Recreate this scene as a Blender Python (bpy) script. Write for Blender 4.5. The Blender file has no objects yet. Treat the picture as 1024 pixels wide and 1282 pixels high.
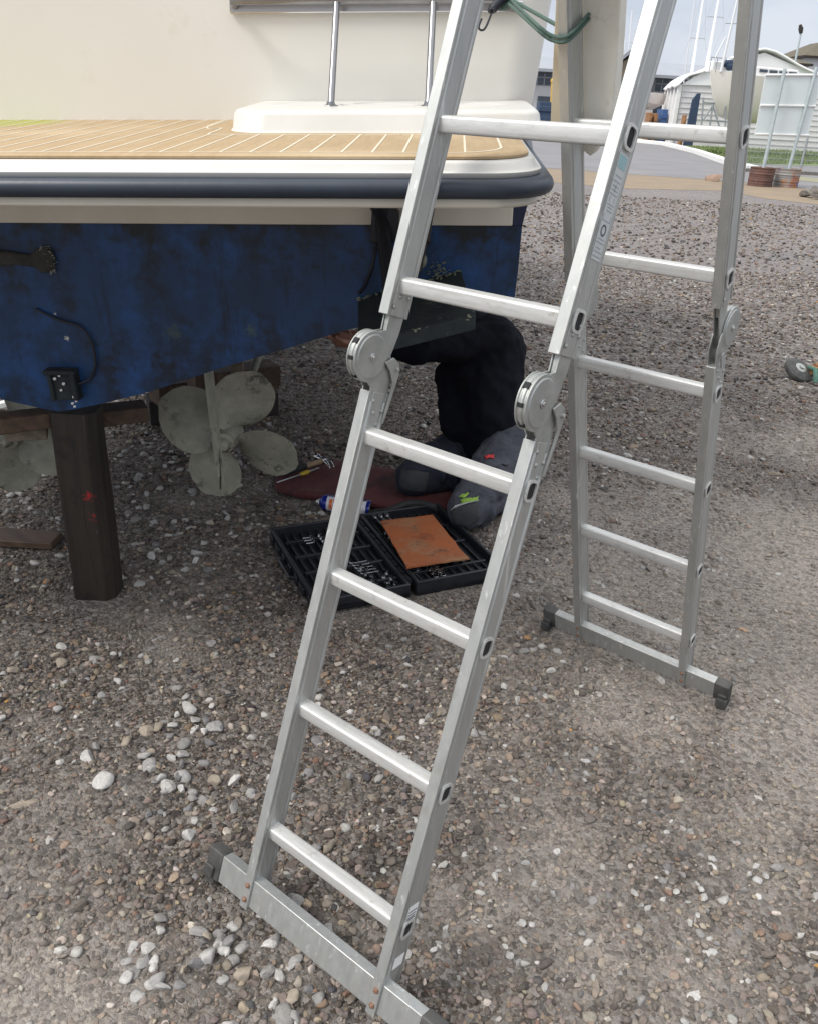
import bpy, math, random
import numpy as np
from mathutils import Vector, Matrix
random.seed(7)
rng = np.random.default_rng(11)
S = bpy.context.scene
COL = S.collection
R = math.radians
# ------------------------------------------------------------------ camera (solved from the ladder's rungs)
CX, CY, CZ, YAW, PITCH, ROLL, FPX = 0.97039, -0.80482, 1.55261, 0.656098, -0.450394, 0.0548069, 1058.912
cy, sy, cp, sp = math.cos(YAW), math.sin(YAW), math.cos(PITCH), math.sin(PITCH)
FW = Vector((-sy * cp, cy * cp, sp)); R0 = Vector((cy, sy, 0)); U0 = R0.cross(FW)
RT = R0 * math.cos(ROLL) + U0 * math.sin(ROLL); UP = -R0 * math.sin(ROLL) + U0 * math.cos(ROLL)
CAM = Vector((CX, CY, CZ)); FH = Vector((-sy, cy, 0)); RH = Vector((cy, sy, 0))
def ray(px, py): return FW + RT * ((px - 512) / FPX) + UP * ((641 - py) / FPX)
def gr(px, py, z=0.0):
    d = ray(px, py); return CAM + d * ((z - CZ) / d.z)
def at(px, py, depth): return CAM + ray(px, py) * depth
def far(px, py, Y):
    d = ray(px, py); return CAM + d * (Y / d.dot(FH))
# ------------------------------------------------------------------ mesh builder
class MB:
    def __init__(s): s.v = []; s.f = []; s.mi = []; s.cur = 0
    def add(s, vs, fs):
        b = len(s.v); s.v += [tuple(v) for v in vs]; s.f += [tuple(i + b for i in f) for f in fs]; s.mi += [s.cur] * len(fs)
    def box(s, c, size, rot=None, top=1.0):
        c = Vector(c); hx, hy, hz = [q / 2 for q in size]; vs = []
        for z in (-1, 1):
            k = top if z > 0 else 1.0
            for x, y in ((-1, -1), (1, -1), (1, 1), (-1, 1)):
                p = Vector((x * hx * k, y * hy * k, z * hz)); vs.append(c + (rot @ p if rot else p))
        s.add(vs, [(0, 3, 2, 1), (4, 5, 6, 7), (0, 1, 5, 4), (1, 2, 6, 5), (2, 3, 7, 6), (3, 0, 4, 7)])
    def loft(s, rings, cap=True, closed=True):
        n = len(rings[0]); vs = [p for r in rings for p in r]; fs = []
        for i in range(len(rings) - 1):
            for j in range(n if closed else n - 1):
                k = (j + 1) % n
                fs.append((i * n + j, i * n + k, (i + 1) * n + k, (i + 1) * n + j))
        if cap:
            fs.append(tuple(range(n - 1, -1, -1))); fs.append(tuple((len(rings) - 1) * n + j for j in range(n)))
        s.add(vs, fs)
    def ringpts(s, c, ax, r, n, ref=None):
        ax = Vector(ax).normalized(); ref = ref or (Vector((0, 0, 1)) if abs(ax.z) < .9 else Vector((1, 0, 0)))
        a = ax.cross(ref).normalized(); b = ax.cross(a)
        return [Vector(c) + (a * math.cos(2 * math.pi * i / n) + b * math.sin(2 * math.pi * i / n)) * r for i in range(n)]
    def cyl(s, p0, p1, r0, r1=None, n=16):
        p0 = Vector(p0); p1 = Vector(p1); r1 = r0 if r1 is None else r1; ax = p1 - p0
        s.loft([s.ringpts(p0, ax, r0, n), s.ringpts(p1, ax, r1, n)])
    def lathe(s, p0, ax, prof, n=20):
        ax = Vector(ax).normalized(); p0 = Vector(p0)
        s.loft([s.ringpts(p0 + ax * h, ax, max(r, 1e-4), n) for h, r in prof])
    def tube(s, pts, r, n=8):
        pts = [Vector(p) for p in pts]; rs = r if isinstance(r, (list, tuple)) else [r] * len(pts); rings = []; ref = None
        for i, p in enumerate(pts):
            t = (pts[min(i + 1, len(pts) - 1)] - pts[max(i - 1, 0)]).normalized()
            if ref is None: ref = t.orthogonal().normalized()
            ref = (ref - t * ref.dot(t)).normalized(); b = t.cross(ref)
            rings.append([p + (ref * math.cos(2 * math.pi * k / n) + b * math.sin(2 * math.pi * k / n)) * rs[i] for k in range(n)])
        s.loft(rings)
    def capsule(s, p0, p1, r0, r1, n=14):
        p0 = Vector(p0); p1 = Vector(p1); ax = (p1 - p0); L = ax.length; ax = ax.normalized(); prof = []
        for k in range(6): a = math.pi / 2 * (1 - k / 5); prof.append((-r0 * math.sin(a), r0 * math.cos(a)))
        for k in range(6): a = math.pi / 2 * k / 5; prof.append((L + r1 * math.sin(a), r1 * math.cos(a)))
        s.lathe(p0, ax, prof, n)
    def prism(s, poly, o, ex, ey, ez, h0, h1):
        o = Vector(o); A = [o + ex * x + ey * y + ez * h0 for x, y in poly]; B = [o + ex * x + ey * y + ez * h1 for x, y in poly]
        s.loft([A, B])
def smoothpath(pts, n=6):
    pts = [Vector(p) for p in pts]; out = []
    for i in range(len(pts) - 1):
        p0 = pts[max(i - 1, 0)]; p1 = pts[i]; p2 = pts[i + 1]; p3 = pts[min(i + 2, len(pts) - 1)]
        for k in range(n):
            t = k / n
            out.append(.5 * ((2 * p1) + (p2 - p0) * t + (2 * p0 - 5 * p1 + 4 * p2 - p3) * t * t + (3 * p1 - p0 - 3 * p2 + p3) * t ** 3))
    out.append(pts[-1]); return out
def rootmat(o):
    m = Matrix.Identity(4)
    while o is not None: m = o.matrix_basis @ m; o = o.parent
    return m
def obj(name, mb, m, parent=None, bevel=0, ang=38, world=True, seg=2, **props):
    me = bpy.data.meshes.new(name); me.from_pydata(mb.v, [], mb.f)
    ms = m if isinstance(m, (list, tuple)) else [m]
    for x in ms: me.materials.append(x)
    me.polygons.foreach_set('material_index', mb.mi)
    if parent is not None and world: me.transform(rootmat(parent).inverted())
    me.update()
    import bmesh
    bm = bmesh.new(); bm.from_mesh(me); bmesh.ops.recalc_face_normals(bm, faces=bm.faces); bm.to_mesh(me); bm.free()
    me.shade_smooth(); me.set_sharp_from_angle(angle=R(ang))
    o = bpy.data.objects.new(name, me); COL.objects.link(o)
    if parent is not None: o.parent = parent
    if bevel:
        b = o.modifiers.new('bevel', 'BEVEL'); b.width = bevel; b.segments = seg; b.limit_method = 'ANGLE'; b.angle_limit = R(40); b.harden_normals = False
    for k, v in props.items(): o[k] = v
    return o
def tag(o, label=None, cat=None, group=None, kind=None):
    if label: o['label'] = label
    if cat: o['category'] = cat
    if group: o['group'] = group
    if kind: o['kind'] = kind
    return o
def thing(name, label, cat, loc=(0, 0, 0), group=None, mat=None):
    o = bpy.data.objects.new(name, None); COL.objects.link(o)
    o.matrix_basis = mat if mat is not None else Matrix.Translation(Vector(loc)); o.empty_display_size = .1
    return tag(o, label, cat, group)
# ------------------------------------------------------------------ materials
def srgb(r, g, b):
    return tuple(((c / 255) / 12.92 if c / 255 <= .04045 else ((c / 255 + .055) / 1.055) ** 2.4) for c in (r, g, b)) + (1,)
def N(nt, t, **kw):
    n = nt.nodes.new(t)
    for k, v in kw.items(): setattr(n, k, v)
    return n
def mixc(nt, fac, a, b):
    m = N(nt, 'ShaderNodeMix', data_type='RGBA')
    for s_, v in ((m.inputs[0], fac), (m.inputs[6], a), (m.inputs[7], b)):
        if hasattr(v, 'is_linked') or isinstance(v, bpy.types.NodeSocket): nt.links.new(v, s_)
        else: s_.default_value = v
    return m.outputs[2]
def ramp(nt, src, p0, p1, c0=0., c1=1.):
    r = N(nt, 'ShaderNodeMapRange'); nt.links.new(src, r.inputs[0])
    r.inputs[1].default_value = p0; r.inputs[2].default_value = p1; r.inputs[3].default_value = c0; r.inputs[4].default_value = c1
    return r.outputs[0]
def noise(nt, co, scale, detail=4, rough=.55, stretch=None):
    n = N(nt, 'ShaderNodeTexNoise'); n.inputs['Scale'].default_value = scale; n.inputs['Detail'].default_value = detail; n.inputs['Roughness'].default_value = rough
    if stretch:
        m = N(nt, 'ShaderNodeMapping'); m.inputs['Scale'].default_value = stretch; nt.links.new(co, m.inputs[0]); co = m.outputs[0]
    nt.links.new(co, n.inputs['Vector']); return n.outputs['Fac']
def M(name, c1, c2=None, scale=8, rough=.6, metal=0., bump=0., bscale=60, stretch=None, lo=.35, hi=.65, rvar=0., spots=(), stains=None, spec=None, coat=0, vor=None, bdist=.004, streaks=()):
    m = bpy.data.materials.new(name); m.use_nodes = True; nt = m.node_tree; b = nt.nodes['Principled BSDF']
    tc = N(nt, 'ShaderNodeTexCoord'); co = tc.outputs['Object']
    base = None
    if c2 is not None: base = mixc(nt, ramp(nt, noise(nt, co, scale, 6, .62, stretch), lo, hi), c1, c2)
    if stains:                                     # (colour, scale, low, high): sparse marks with a shape of their own
        for (sc_, sca, l_, h_) in stains:
            base = mixc(nt, ramp(nt, noise(nt, co, sca, 5, .7), l_, h_), base if base is not None else c1, sc_)
    for (sc_, sca, st_, l_, h_) in streaks:
        base = mixc(nt, ramp(nt, noise(nt, co, sca, 6, .7, st_), l_, h_), base if base is not None else c1, sc_)
    for (ctr, rad, colr, edge) in spots:
        d = N(nt, 'ShaderNodeVectorMath', operation='DISTANCE'); nt.links.new(co, d.inputs[0]); d.inputs[1].default_value = ctr
        a = N(nt, 'ShaderNodeMath', operation='ADD'); nt.links.new(d.outputs['Value'], a.inputs[0])
        sc2 = N(nt, 'ShaderNodeMath', operation='MULTIPLY_ADD'); nt.links.new(noise(nt, co, 2.2 / rad, 4, .65), sc2.inputs[0]); sc2.inputs[1].default_value = rad * 3.2; sc2.inputs[2].default_value = -rad * 1.4
        nt.links.new(sc2.outputs[0], a.inputs[1])
        base = mixc(nt, ramp(nt, a.outputs[0], rad * (1 - edge), rad, 1., 0.), base if base is not None else c1, colr)
    if base is None: b.inputs['Base Color'].default_value = c1
    else: nt.links.new(base, b.inputs['Base Color'])
    b.inputs['Metallic'].default_value = metal
    if rvar: nt.links.new(ramp(nt, noise(nt, co, scale * 1.7, 5, .6, stretch), .3, .7, rough - rvar, rough + rvar), b.inputs['Roughness'])
    else: b.inputs['Roughness'].default_value = rough
    if spec is not None: b.inputs['Specular IOR Level'].default_value = spec
    if coat: b.inputs['Coat Weight'].default_value = coat
    if bump:
        bp = N(nt, 'ShaderNodeBump'); bp.inputs['Strength'].default_value = bump; bp.inputs['Distance'].default_value = bdist
        nt.links.new(noise(nt, co, bscale, 5, .6, stretch), bp.inputs['Height']); nt.links.new(bp.outputs[0], b.inputs['Normal'])
    return m
C4 = lambda r, g, b: (r, g, b, 1)
m_alu = M('aluminium', C4(.47, .48, .465), C4(.41, .42, .405), 9, .46, .66, .03, 160, (6, 6, 1), rvar=.08, stains=[(C4(.40, .39, .35), 22, .60, .74), (C4(.17, .155, .13), 55, .72, .77)], streaks=[(C4(.46, .46, .44), 3, (14, 14, .6), .52, .64), (C4(.72, .73, .72), 4, (16, 16, .5), .6, .7)])
m_rung = M('rung aluminium', C4(.68, .68, .66), C4(.6, .6, .58), 30, .46, .5, .04, 220, (1, 6, 6), rvar=.08, stains=[(C4(.4, .38, .34), 30, .58, .74), (C4(.2, .18, .15), 70, .7, .76)], streaks=[(C4(.5, .5, .48), 3, (.5, 20, 20), .5, .66)])
m_galv = M('galvanised steel', C4(.47, .48, .46), C4(.36, .375, .355), 22, .5, .75, .12, 90, rvar=.1)
m_dark = M('dark gap', C4(.012, .012, .013), rough=.8)
m_rubber = M('black rubber', C4(.03, .03, .03), C4(.085, .083, .078), 14, .7, 0, .3, 120)
m_rustbolt = M('rusty bolt', C4(.16, .06, .03), C4(.3, .2, .15), 300, .7, .4)
m_cream = M('cream gelcoat', C4(.74, .72, .66), C4(.71, .69, .63), 2.2, .34, 0, .0, 25, stains=[(C4(.62, .58, .49), 5, .62, .85)], spots=[((1.3, .25, 1.60), .006, C4(.03, .03, .03), .3), ((1.24, .25, 1.545), .006, C4(.08, .06, .05), .3), ((1.22, .25, 1.63), .005, C4(.1, .08, .06), .3), ((1.18, .25, 1.57), .006, C4(.15, .1, .08), .3)])
m_gel = M('white gelcoat', C4(.64, .63, .595), C4(.59, .58, .54), 6, .32, 0, .03, 30, stains=[(C4(.42, .4, .34), 11, .7, .85)])
m_trans = M('dull cream gelcoat', C4(.72, .68, .59), C4(.66, .62, .53), 7, .42, 0, .04, 30, stains=[(C4(.25, .22, .17), 24, .72, .8)])
m_navyrub = M('navy rubber rail', C4(.018, .026, .042), C4(.028, .038, .056), 6, .42, 0, .08, 50, stains=[(C4(.10, .11, .13), 20, .68, .85)])
m_navy = M('navy gelcoat', C4(.006, .016, .06), C4(.004, .01, .035), 5, .3)
m_anti = M('blue antifouling', C4(.003, .016, .042), C4(.004, .046, .145), 2.0, .48, 0, .35, 30, (1, 1, .45), lo=.38, hi=.62,
           stains=[(C4(.003, .007, .015), 3.2, .50, .64), (C4(.008, .065, .22), 4.5, .48, .64), (C4(.006, .04, .13), 11, .52, .66), (C4(.03, .07, .09), 17, .68, .78)],
           streaks=[(C4(.002, .008, .022), 5, (3, 3, .35), .56, .7), (C4(.012, .06, .16), 9, (4, 4, .3), .64, .74)],
           spots=[((.09, 0, .90), .009, C4(.5, .5, .45), .4), ((.07, 0, .97), .005, C4(.4, .4, .4), .4), ((.62, 0, .93), .025, C4(.04, .075, .09), .6), ((.40, 0, .92), .035, C4(.03, .06, .07), .6)] + [((x_, 0, 1.27), .17, C4(.003, .009, .015), .6) for x_ in (-.1, .12, .34, .58, .8, 1.0, 1.25)])  # row of dark spots along the top paints in the platform's shade
m_chrome = M('polished steel', C4(.56, .56, .57), rough=.2, metal=1)
m_tube = M('dull steel tube', C4(.30, .30, .31), C4(.24, .24, .25), 20, .3, .9)
m_steel = M('tool steel', C4(.62, .62, .62), C4(.45, .45, .45), 60, .3, .95)
m_prop = M('weathered bronze', C4(.24, .24, .19), C4(.34, .33, .265), 16, .75, .1, .5, 80, stains=[(C4(.065, .065, .05), 13, .56, .66), (C4(.40, .39, .31), 26, .60, .72), (C4(.05, .05, .04), 42, .66, .72)])
m_tab = M('fouled metal', C4(.009, .014, .02), C4(.026, .036, .036), 12, .75, .1, .6, 60, stains=[(C4(.22, .25, .19), 14, .62, .72)])
m_growth = M('dried growth', C4(.25, .27, .21), C4(.14, .15, .11), 40, .9, 0, .8, 70)
m_postw = M('tarred timber', C4(.012, .009, .007), C4(.038, .027, .018), 5, .55, 0, .55, 24, (4, 4, .35), lo=.3, hi=.75,
            stains=[(C4(.10, .075, .045), 4.5, .60, .74), (C4(.008, .007, .006), 6, .54, .64)], streaks=[(C4(.15, .11, .065), 6, (3, 3, .2), .64, .74), (C4(.007, .006, .005), 9, (4, 4, .12), .6, .66)],
            spots=[((.06, -.03, .40), .026, C4(.34, .012, .015), .5), ((.065, -.03, .33), .022, C4(.30, .012, .015), .5), ((.07, -.03, .27), .018, C4(.3, .3, .32), .6)])
m_wood = M('wet brown timber', C4(.10, .06, .035), C4(.05, .03, .02), 7, .6, 0, .4, 30, (.5, 5, 5), stains=[(C4(.2, .14, .09), 6, .6, .75)])
m_woodpale = M('pale timber', C4(.24, .2, .15), C4(.15, .12, .085), 7, .8, 0, .4, 30, (.6, 5, 5))
m_wooddark = M('dark timber', C4(.022, .018, .016), C4(.045, .035, .028), 7, .8, 0, .4, 30)
m_carpet = M('maroon carpet', C4(.085, .019, .021), C4(.115, .03, .03), 14, .95, 0, .7, 240, stains=[(C4(.12, .07, .06), 9, .56, .8), (C4(.03, .012, .014), 5, .52, .66), (C4(.2, .17, .15), 90, .70, .76)])
m_rustplate = M('rust orange board', C4(.36, .095, .024), C4(.27, .085, .03), 9, .75, 0, .3, 70, stains=[(C4(.30, .16, .08), 7, .50, .66), (C4(.10, .032, .015), 13, .56, .70), (C4(.42, .12, .03), 22, .6, .72)], spots=[((0, .02, 0), .05, C4(.13, .035, .012), .9)])
m_plastic = M('black plastic', C4(.010, .011, .014), C4(.02, .021, .026), 20, .42, 0, .1, 200)
m_shirt = M('black jumper', C4(.005, .0055, .009), C4(.009, .0095, .014), 10, .95, 0, .4, 120, spec=.15)
m_trouser = M('grey work trousers', C4(.042, .046, .06), C4(.078, .083, .10), 7, .9, 0, .5, 40, (1, 1, 3), bdist=.02)
m_trousnav = M('navy work trousers', C4(.012, .015, .028), C4(.024, .028, .042), 10, .9, 0, .5, 40, (1, 1, 3), bdist=.02)
m_pad = M('knee pad cloth', C4(.032, .036, .038), C4(.045, .048, .05), 30, .85, 0, .3, 300)
m_lime = M('lime panel', C4(.26, .42, .06), C4(.2, .34, .05), 60, .8)
m_red = M('red tag', C4(.5, .03, .035), rough=.6)
m_greycloth = M('light piping', C4(.4, .42, .42), rough=.7)
m_skin = M('skin', C4(.38, .19, .13), C4(.3, .14, .1), 30, .55, 0, .1, 300)
m_boot = M('dark boot', C4(.03, .028, .03), C4(.05, .045, .045), 20, .7)
m_cord = M('green cord', C4(.045, .09, .075), C4(.085, .14, .115), 260, .8, 0, .3, 400)
m_hook = M('black hook', C4(.02, .022, .03), rough=.45, metal=.3)
m_board = M('dirty cream board', C4(.76, .74, .67), C4(.69, .67, .60), 5, .65, 0, .15, 40, stains=[(C4(.55, .52, .44), 3.2, .5, .72), (C4(.58, .56, .49), 16, .58, .7), (C4(.035, .03, .027), 26, .70, .72)])
m_boardedge = M('tan board edge', C4(.50, .44, .33), C4(.44, .38, .28), 6, .7, 0, .2, 60, (1, 1, .2))
m_white = M('white paint', C4(.78, .78, .76), C4(.72, .72, .7), 3, .5)
m_sign = M('sign back', C4(.70, .76, .76), C4(.66, .72, .72), 1.2, .45)
m_post = M('galvanised post', C4(.50, .56, .57), C4(.42, .48, .49), 8, .5, .3)
m_drumred = M('rusty drum', C4(.15, .075, .058), C4(.085, .05, .042), 3, .75, .1, .4, 30, stains=[(C4(.3, .2, .16), 7, .62, .75)])
m_drumgrey = M('painted drum', C4(.26, .25, .24), C4(.34, .14, .05), 2.3, .7, .1, .3, 30, lo=.46, hi=.56, stains=[(C4(.13, .15, .32), 2.6, .56, .64)])
m_roof = M('grey roof sheet', C4(.30, .32, .35), C4(.27, .29, .32), .6, .5)
m_wallw = M('pale wall', C4(.55, .56, .57), C4(.5, .51, .52), .8, .7)
m_glassd = M('dark glazing', C4(.045, .06, .085), C4(.07, .09, .11), .7, .15)
m_timberfac = M('timber gable', C4(.30, .25, .18), C4(.24, .2, .145), 2, .7)
m_olive = M('brown roof tiles', C4(.12, .105, .07), C4(.09, .08, .055), 3, .85, 0, .3, 9)
m_tarp = M('white tarpaulin', C4(.88, .88, .89), C4(.85, .85, .86), 1.2, .5)
m_clad = M('pale cladding', C4(.70, .68, .69), C4(.65, .63, .64), 2, .6)
m_yacht = M('peach white topside', C4(.86, .80, .74), C4(.82, .76, .70), 1.5, .4)
m_bluecov = M('navy canvas', C4(.025, .045, .09), C4(.035, .06, .11), 4, .75)
m_bluebox = M('blue plastic', C4(.04, .10, .25), rough=.5)
m_orange = M('orange brown wood', C4(.32, .16, .07), C4(.22, .11, .05), 3, .75)
m_yellow = M('yellow paint', C4(.55, .35, .07), rough=.6)
m_spar = M('white spar', C4(.74, .75, .77), rough=.4)
m_grill = M('grey wire', C4(.34, .36, .37), rough=.5, metal=.5)
m_tyre = M('worn tyre', C4(.05, .05, .05), C4(.09, .09, .085), 30, .85, 0, .3, 120)
m_strap = M('green strap', C4(.05, .13, .10), C4(.09, .19, .15), 60, .8)
m_stone = M('grey rock', C4(.20, .18, .16), C4(.10, .09, .08), 12, .9, 0, .6, 30)
m_carbody = M('dark car paint', C4(.02, .028, .05), rough=.25, coat=.5)
m_can = M('blue can', C4(.012, .022, .22), rough=.25, metal=.2)
m_canlab = M('can label', C4(.62, .62, .66), rough=.35)
m_canor = M('label orange', C4(.65, .16, .04), rough=.35)
m_canink = M('label ink', C4(.03, .03, .09), rough=.35)
m_label = M('grey label film', C4(.50, .52, .52), C4(.46, .48, .48), 40, .5)
m_ink = M('label print', C4(.07, .09, .11), rough=.5)
m_inkpale = M('label print faded', C4(.27, .31, .34), rough=.5)
m_teal = M('label print teal', C4(.27, .42, .45), rough=.5)
m_yhandle = M('yellow handle', C4(.5, .36, .03), rough=.4)
m_grip = M('black grip', C4(.02, .02, .021), rough=.7)
m_hickory = M('bare wood handle', C4(.38, .27, .16), C4(.3, .2, .12), 30, .6)
# teak with pale caulking
def teak():
    m = bpy.data.materials.new('teak decking'); m.use_nodes = True; nt = m.node_tree; b = nt.nodes['Principled BSDF']
    co = N(nt, 'ShaderNodeTexCoord').outputs['Object']
    base = mixc(nt, ramp(nt, noise(nt, co, 9, 6, .65, (6, .7, 1)), .3, .7), C4(.42, .31, .18), C4(.345, .245, .135))
    base = mixc(nt, ramp(nt, noise(nt, co, 4, 5, .6), .5, .75), base, C4(.48, .37, .23))
    sx = N(nt, 'ShaderNodeSeparateXYZ'); nt.links.new(co, sx.inputs[0])
    for (ctr, rad, colr) in (((-.02, .16, 1.445), .16, C4(.30, .33, .05)),):
        d = N(nt, 'ShaderNodeVectorMath', operation='DISTANCE'); nt.links.new(co, d.inputs[0]); d.inputs[1].default_value = ctr
        base = mixc(nt, ramp(nt, d.outputs['Value'], rad * .6, rad, .8, 0), base, colr)
    nt.links.new(base, b.inputs['Base Color']); b.inputs['Roughness'].default_value = .7
    bp = N(nt, 'ShaderNodeBump'); bp.inputs['Strength'].default_value = .25; bp.inputs['Distance'].default_value = .002
    nt.links.new(noise(nt, co, 60, 4, .6, (6, .5, 1)), bp.inputs['Height']); nt.links.new(bp.outputs[0], b.inputs['Normal'])
    return m
m_teak = teak()
m_caulk = M('pale caulking', C4(.62, .56, .44), rough=.7)
# ------------------------------------------------------------------ ground: numpy value noise shared by soil colour, relief and gravel density
def vnoise(x, y, s, seed):
    x = x * s; y = y * s; xi = np.floor(x).astype(np.int64); yi = np.floor(y).astype(np.int64); fx = x - xi; fy = y - yi
    fx = fx * fx * (3 - 2 * fx); fy = fy * fy * (3 - 2 * fy)
    def h(a, b):
        n = (a * 374761393 + b * 668265263 + seed * 974711) & 0x7fffffff
        n = ((n ^ (n >> 13)) * 1274126177) & 0x7fffffff
        return ((n ^ (n >> 16)) & 0xffff) / 65535.
    return (h(xi, yi) * (1 - fx) + h(xi + 1, yi) * fx) * (1 - fy) + (h(xi, yi + 1) * (1 - fx) + h(xi + 1, yi + 1) * fx) * fy
def fbm(x, y, s, seed, o=4):
    r = 0; a = .5; t = 0
    for i in range(o): r = r + a * vnoise(x, y, s * 2 ** i, seed + i * 17); t += a; a *= .55
    return r / t
DUST = [((50, 1240), .26, .9), ((10, 1150), .16, .6), ((900, 780), .66, 1.3), ((980, 690), .6, 1.2), ((1000, 900), .42, 1.), ((720, 1150), .25, .5), ((840, 920), .35, .5), ((700, 1080), .22, .6), ((690, 1010), .14, .55), ((560, 1150), .15, .4), ((960, 1040), .25, .6),
        ((800, 620), .5, .35), ((1010, 560), .5, .4), ((215, 800), .12, .5), ((620, 930), .2, .35), ((100, 1180), .2, .6), ((860, 1200), .2, .45), ((420, 1180), .1, .3), ((980, 860), .3, .8)]
DUSTW = [(gr(*p), rad, w) for p, rad, w in DUST]
def dust(x, y):
    v = np.zeros_like(x)
    for c, rad, w in DUSTW: v = np.maximum(v, w * np.exp(-((x - c.x) ** 2 + (y - c.y) ** 2) / (rad * rad)))
    v = v * (.35 + 1.35 * fbm(x, y, 3.5, 5)) + 1.0 * np.clip(fbm(x, y, 1.7, 9) - .56, 0, 1) + .55 * (fbm(x, y, 8, 21) - .5)
    return np.clip(v, 0, 1)
def relief(x, y):
    return (fbm(x, y, 2.2, 3) - .5) * .022 + (fbm(x, y, 12, 8) - .5) * .009 - .006
x0, x1, y0, y1, st = -9.0, 5.0, -2.0, 12.0, .04
gx = np.arange(x0, x1 + 1e-6, st); gy = np.arange(y0, y1 + 1e-6, st); GX, GY = np.meshgrid(gx, gy)
edge = np.minimum.reduce([GX - x0, x1 - GX, GY - y0, y1 - GY]); fall = np.clip(edge / 1.0, 0, 1)
GZ = relief(GX, GY) * fall; nx, ny = len(gx), len(gy)
verts = np.stack([GX, GY, GZ], -1).reshape(-1, 3)
i0 = (np.arange(ny - 1)[:, None] * nx + np.arange(nx - 1)[None, :]).reshape(-1)
faces = np.stack([i0, i0 + 1, i0 + nx + 1, i0 + nx], 1)
B = 900.
extra = np.array([(-B, -B, 0), (B, -B, 0), (B, B, 0), (-B, B, 0)], float)
nb = len(verts); verts = np.concatenate([verts, extra])
c0_, c1_, c2_, c3_ = 0, nx - 1, nx * ny - 1, nx * (ny - 1)
faces = np.concatenate([faces, [(nb, nb + 1, c1_, c0_), (nb + 1, nb + 2, c2_, c1_), (nb + 2, nb + 3, c3_, c2_), (nb + 3, nb, c0_, c3_)]])
me = bpy.data.meshes.new('ground'); me.from_pydata(verts.tolist(), [], faces.tolist())
at_ = me.color_attributes.new('dust', 'FLOAT_COLOR', 'POINT')
dv = np.concatenate([dust(GX.reshape(-1), GY.reshape(-1)) * fall.reshape(-1) + .38 * (1 - fall.reshape(-1)), np.full(4, .38)])
at_.data.foreach_set('color', np.stack([dv, dv, dv, np.ones_like(dv)], -1).astype(np.float32).reshape(-1))
me.shade_smooth()
def ground_mat():
    m = bpy.data.materials.new('gravelly soil'); m.use_nodes = True; nt = m.node_tree; b = nt.nodes['Principled BSDF']
    co = N(nt, 'ShaderNodeTexCoord').outputs['Object']
    a = N(nt, 'ShaderNodeAttribute', attribute_name='dust').outputs['Fac']
    base = mixc(nt, ramp(nt, a, .06, .62), C4(.060, .043, .030), C4(.54, .48, .415))
    base = mixc(nt, ramp(nt, noise(nt, co, 45, 6, .7), .35, .75, 0, .7), base, C4(.15, .125, .105))
    fine = noise(nt, co, 190, 4, .7)
    def vor(scale):
        v = N(nt, 'ShaderNodeTexVoronoi'); v.inputs['Scale'].default_value = scale; nt.links.new(co, v.inputs['Vector']); return v
    vs, vm, vl = vor(170), vor(75), vor(26)
    def grit(v, lo, hi, base, amt):
        hsv = N(nt, 'ShaderNodeSeparateColor'); nt.links.new(v.outputs['Color'], hsv.inputs[0])
        g = ramp(nt, hsv.outputs[0], 0, 1, .05, .44)
        tint = mixc(nt, hsv.outputs[1], C4(1.0, .90, .80), C4(.86, .80, .77))
        mul = N(nt, 'ShaderNodeMix', data_type='RGBA', blend_type='MULTIPLY'); mul.inputs[0].default_value = 1; nt.links.new(g, mul.inputs[6]); nt.links.new(tint, mul.inputs[7])
        k = N(nt, 'ShaderNodeMath', operation='MULTIPLY'); nt.links.new(ramp(nt, hsv.outputs[2], lo, hi), k.inputs[0]); nt.links.new(ramp(nt, a, .1, .9, amt, amt * .75), k.inputs[1])
        return mixc(nt, k.outputs[0], base, mul.outputs[2])
    base = grit(vs, .3, .45, base, .7); base = grit(vm, .42, .52, base, .7)
    # coarse stones away from the camera
    geo = N(nt, 'ShaderNodeNewGeometry'); sx = N(nt, 'ShaderNodeVectorMath', operation='DISTANCE'); nt.links.new(geo.outputs['Position'], sx.inputs[0]); sx.inputs[1].default_value = (.9, -.8, 0)
    farf = ramp(nt, sx.outputs['Value'], 3.5, 7.)
    b2 = grit(vl, .25, .4, base, .8)
    base = mixc(nt, farf, base, b2)
    # the yard turns to purplish chippings further out
    yard = mixc(nt, ramp(nt, noise(nt, co, .5, 5, .6), .35, .65), C4(.27, .245, .24), C4(.215, .205, .21))
    base = mixc(nt, ramp(nt, sx.outputs['Value'], 5., 12., 0, .6), base, yard)
    nt.links.new(base, b.inputs['Base Color']); b.inputs['Roughness'].default_value = .92; b.inputs['Specular IOR Level'].default_value = .25
    h = N(nt, 'ShaderNodeMath', operation='MULTIPLY_ADD'); nt.links.new(vm.outputs['Distance'], h.inputs[0]); h.inputs[1].default_value = -.7; nt.links.new(fine, h.inputs[2])
    h2 = N(nt, 'ShaderNodeMath', operation='MULTIPLY_ADD'); nt.links.new(vl.outputs['Distance'], h2.inputs[0])
    fm = N(nt, 'ShaderNodeMath', operation='MULTIPLY'); nt.links.new(farf, fm.inputs[0]); fm.inputs[1].default_value = -3.
    nt.links.new(fm.outputs[0], h2.inputs[1]); nt.links.new(h.outputs[0], h2.inputs[2])
    bp = N(nt, 'ShaderNodeBump'); bp.inputs['Strength'].default_value = 1.; bp.inputs['Distance'].default_value = .011
    nt.links.new(h2.outputs[0], bp.inputs['Height']); nt.links.new(bp.outputs[0], b.inputs['Normal'])
    return m
me.materials.append(ground_mat())
ground = bpy.data.objects.new('ground', me); COL.objects.link(ground); ground['kind'] = 'structure'
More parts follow.
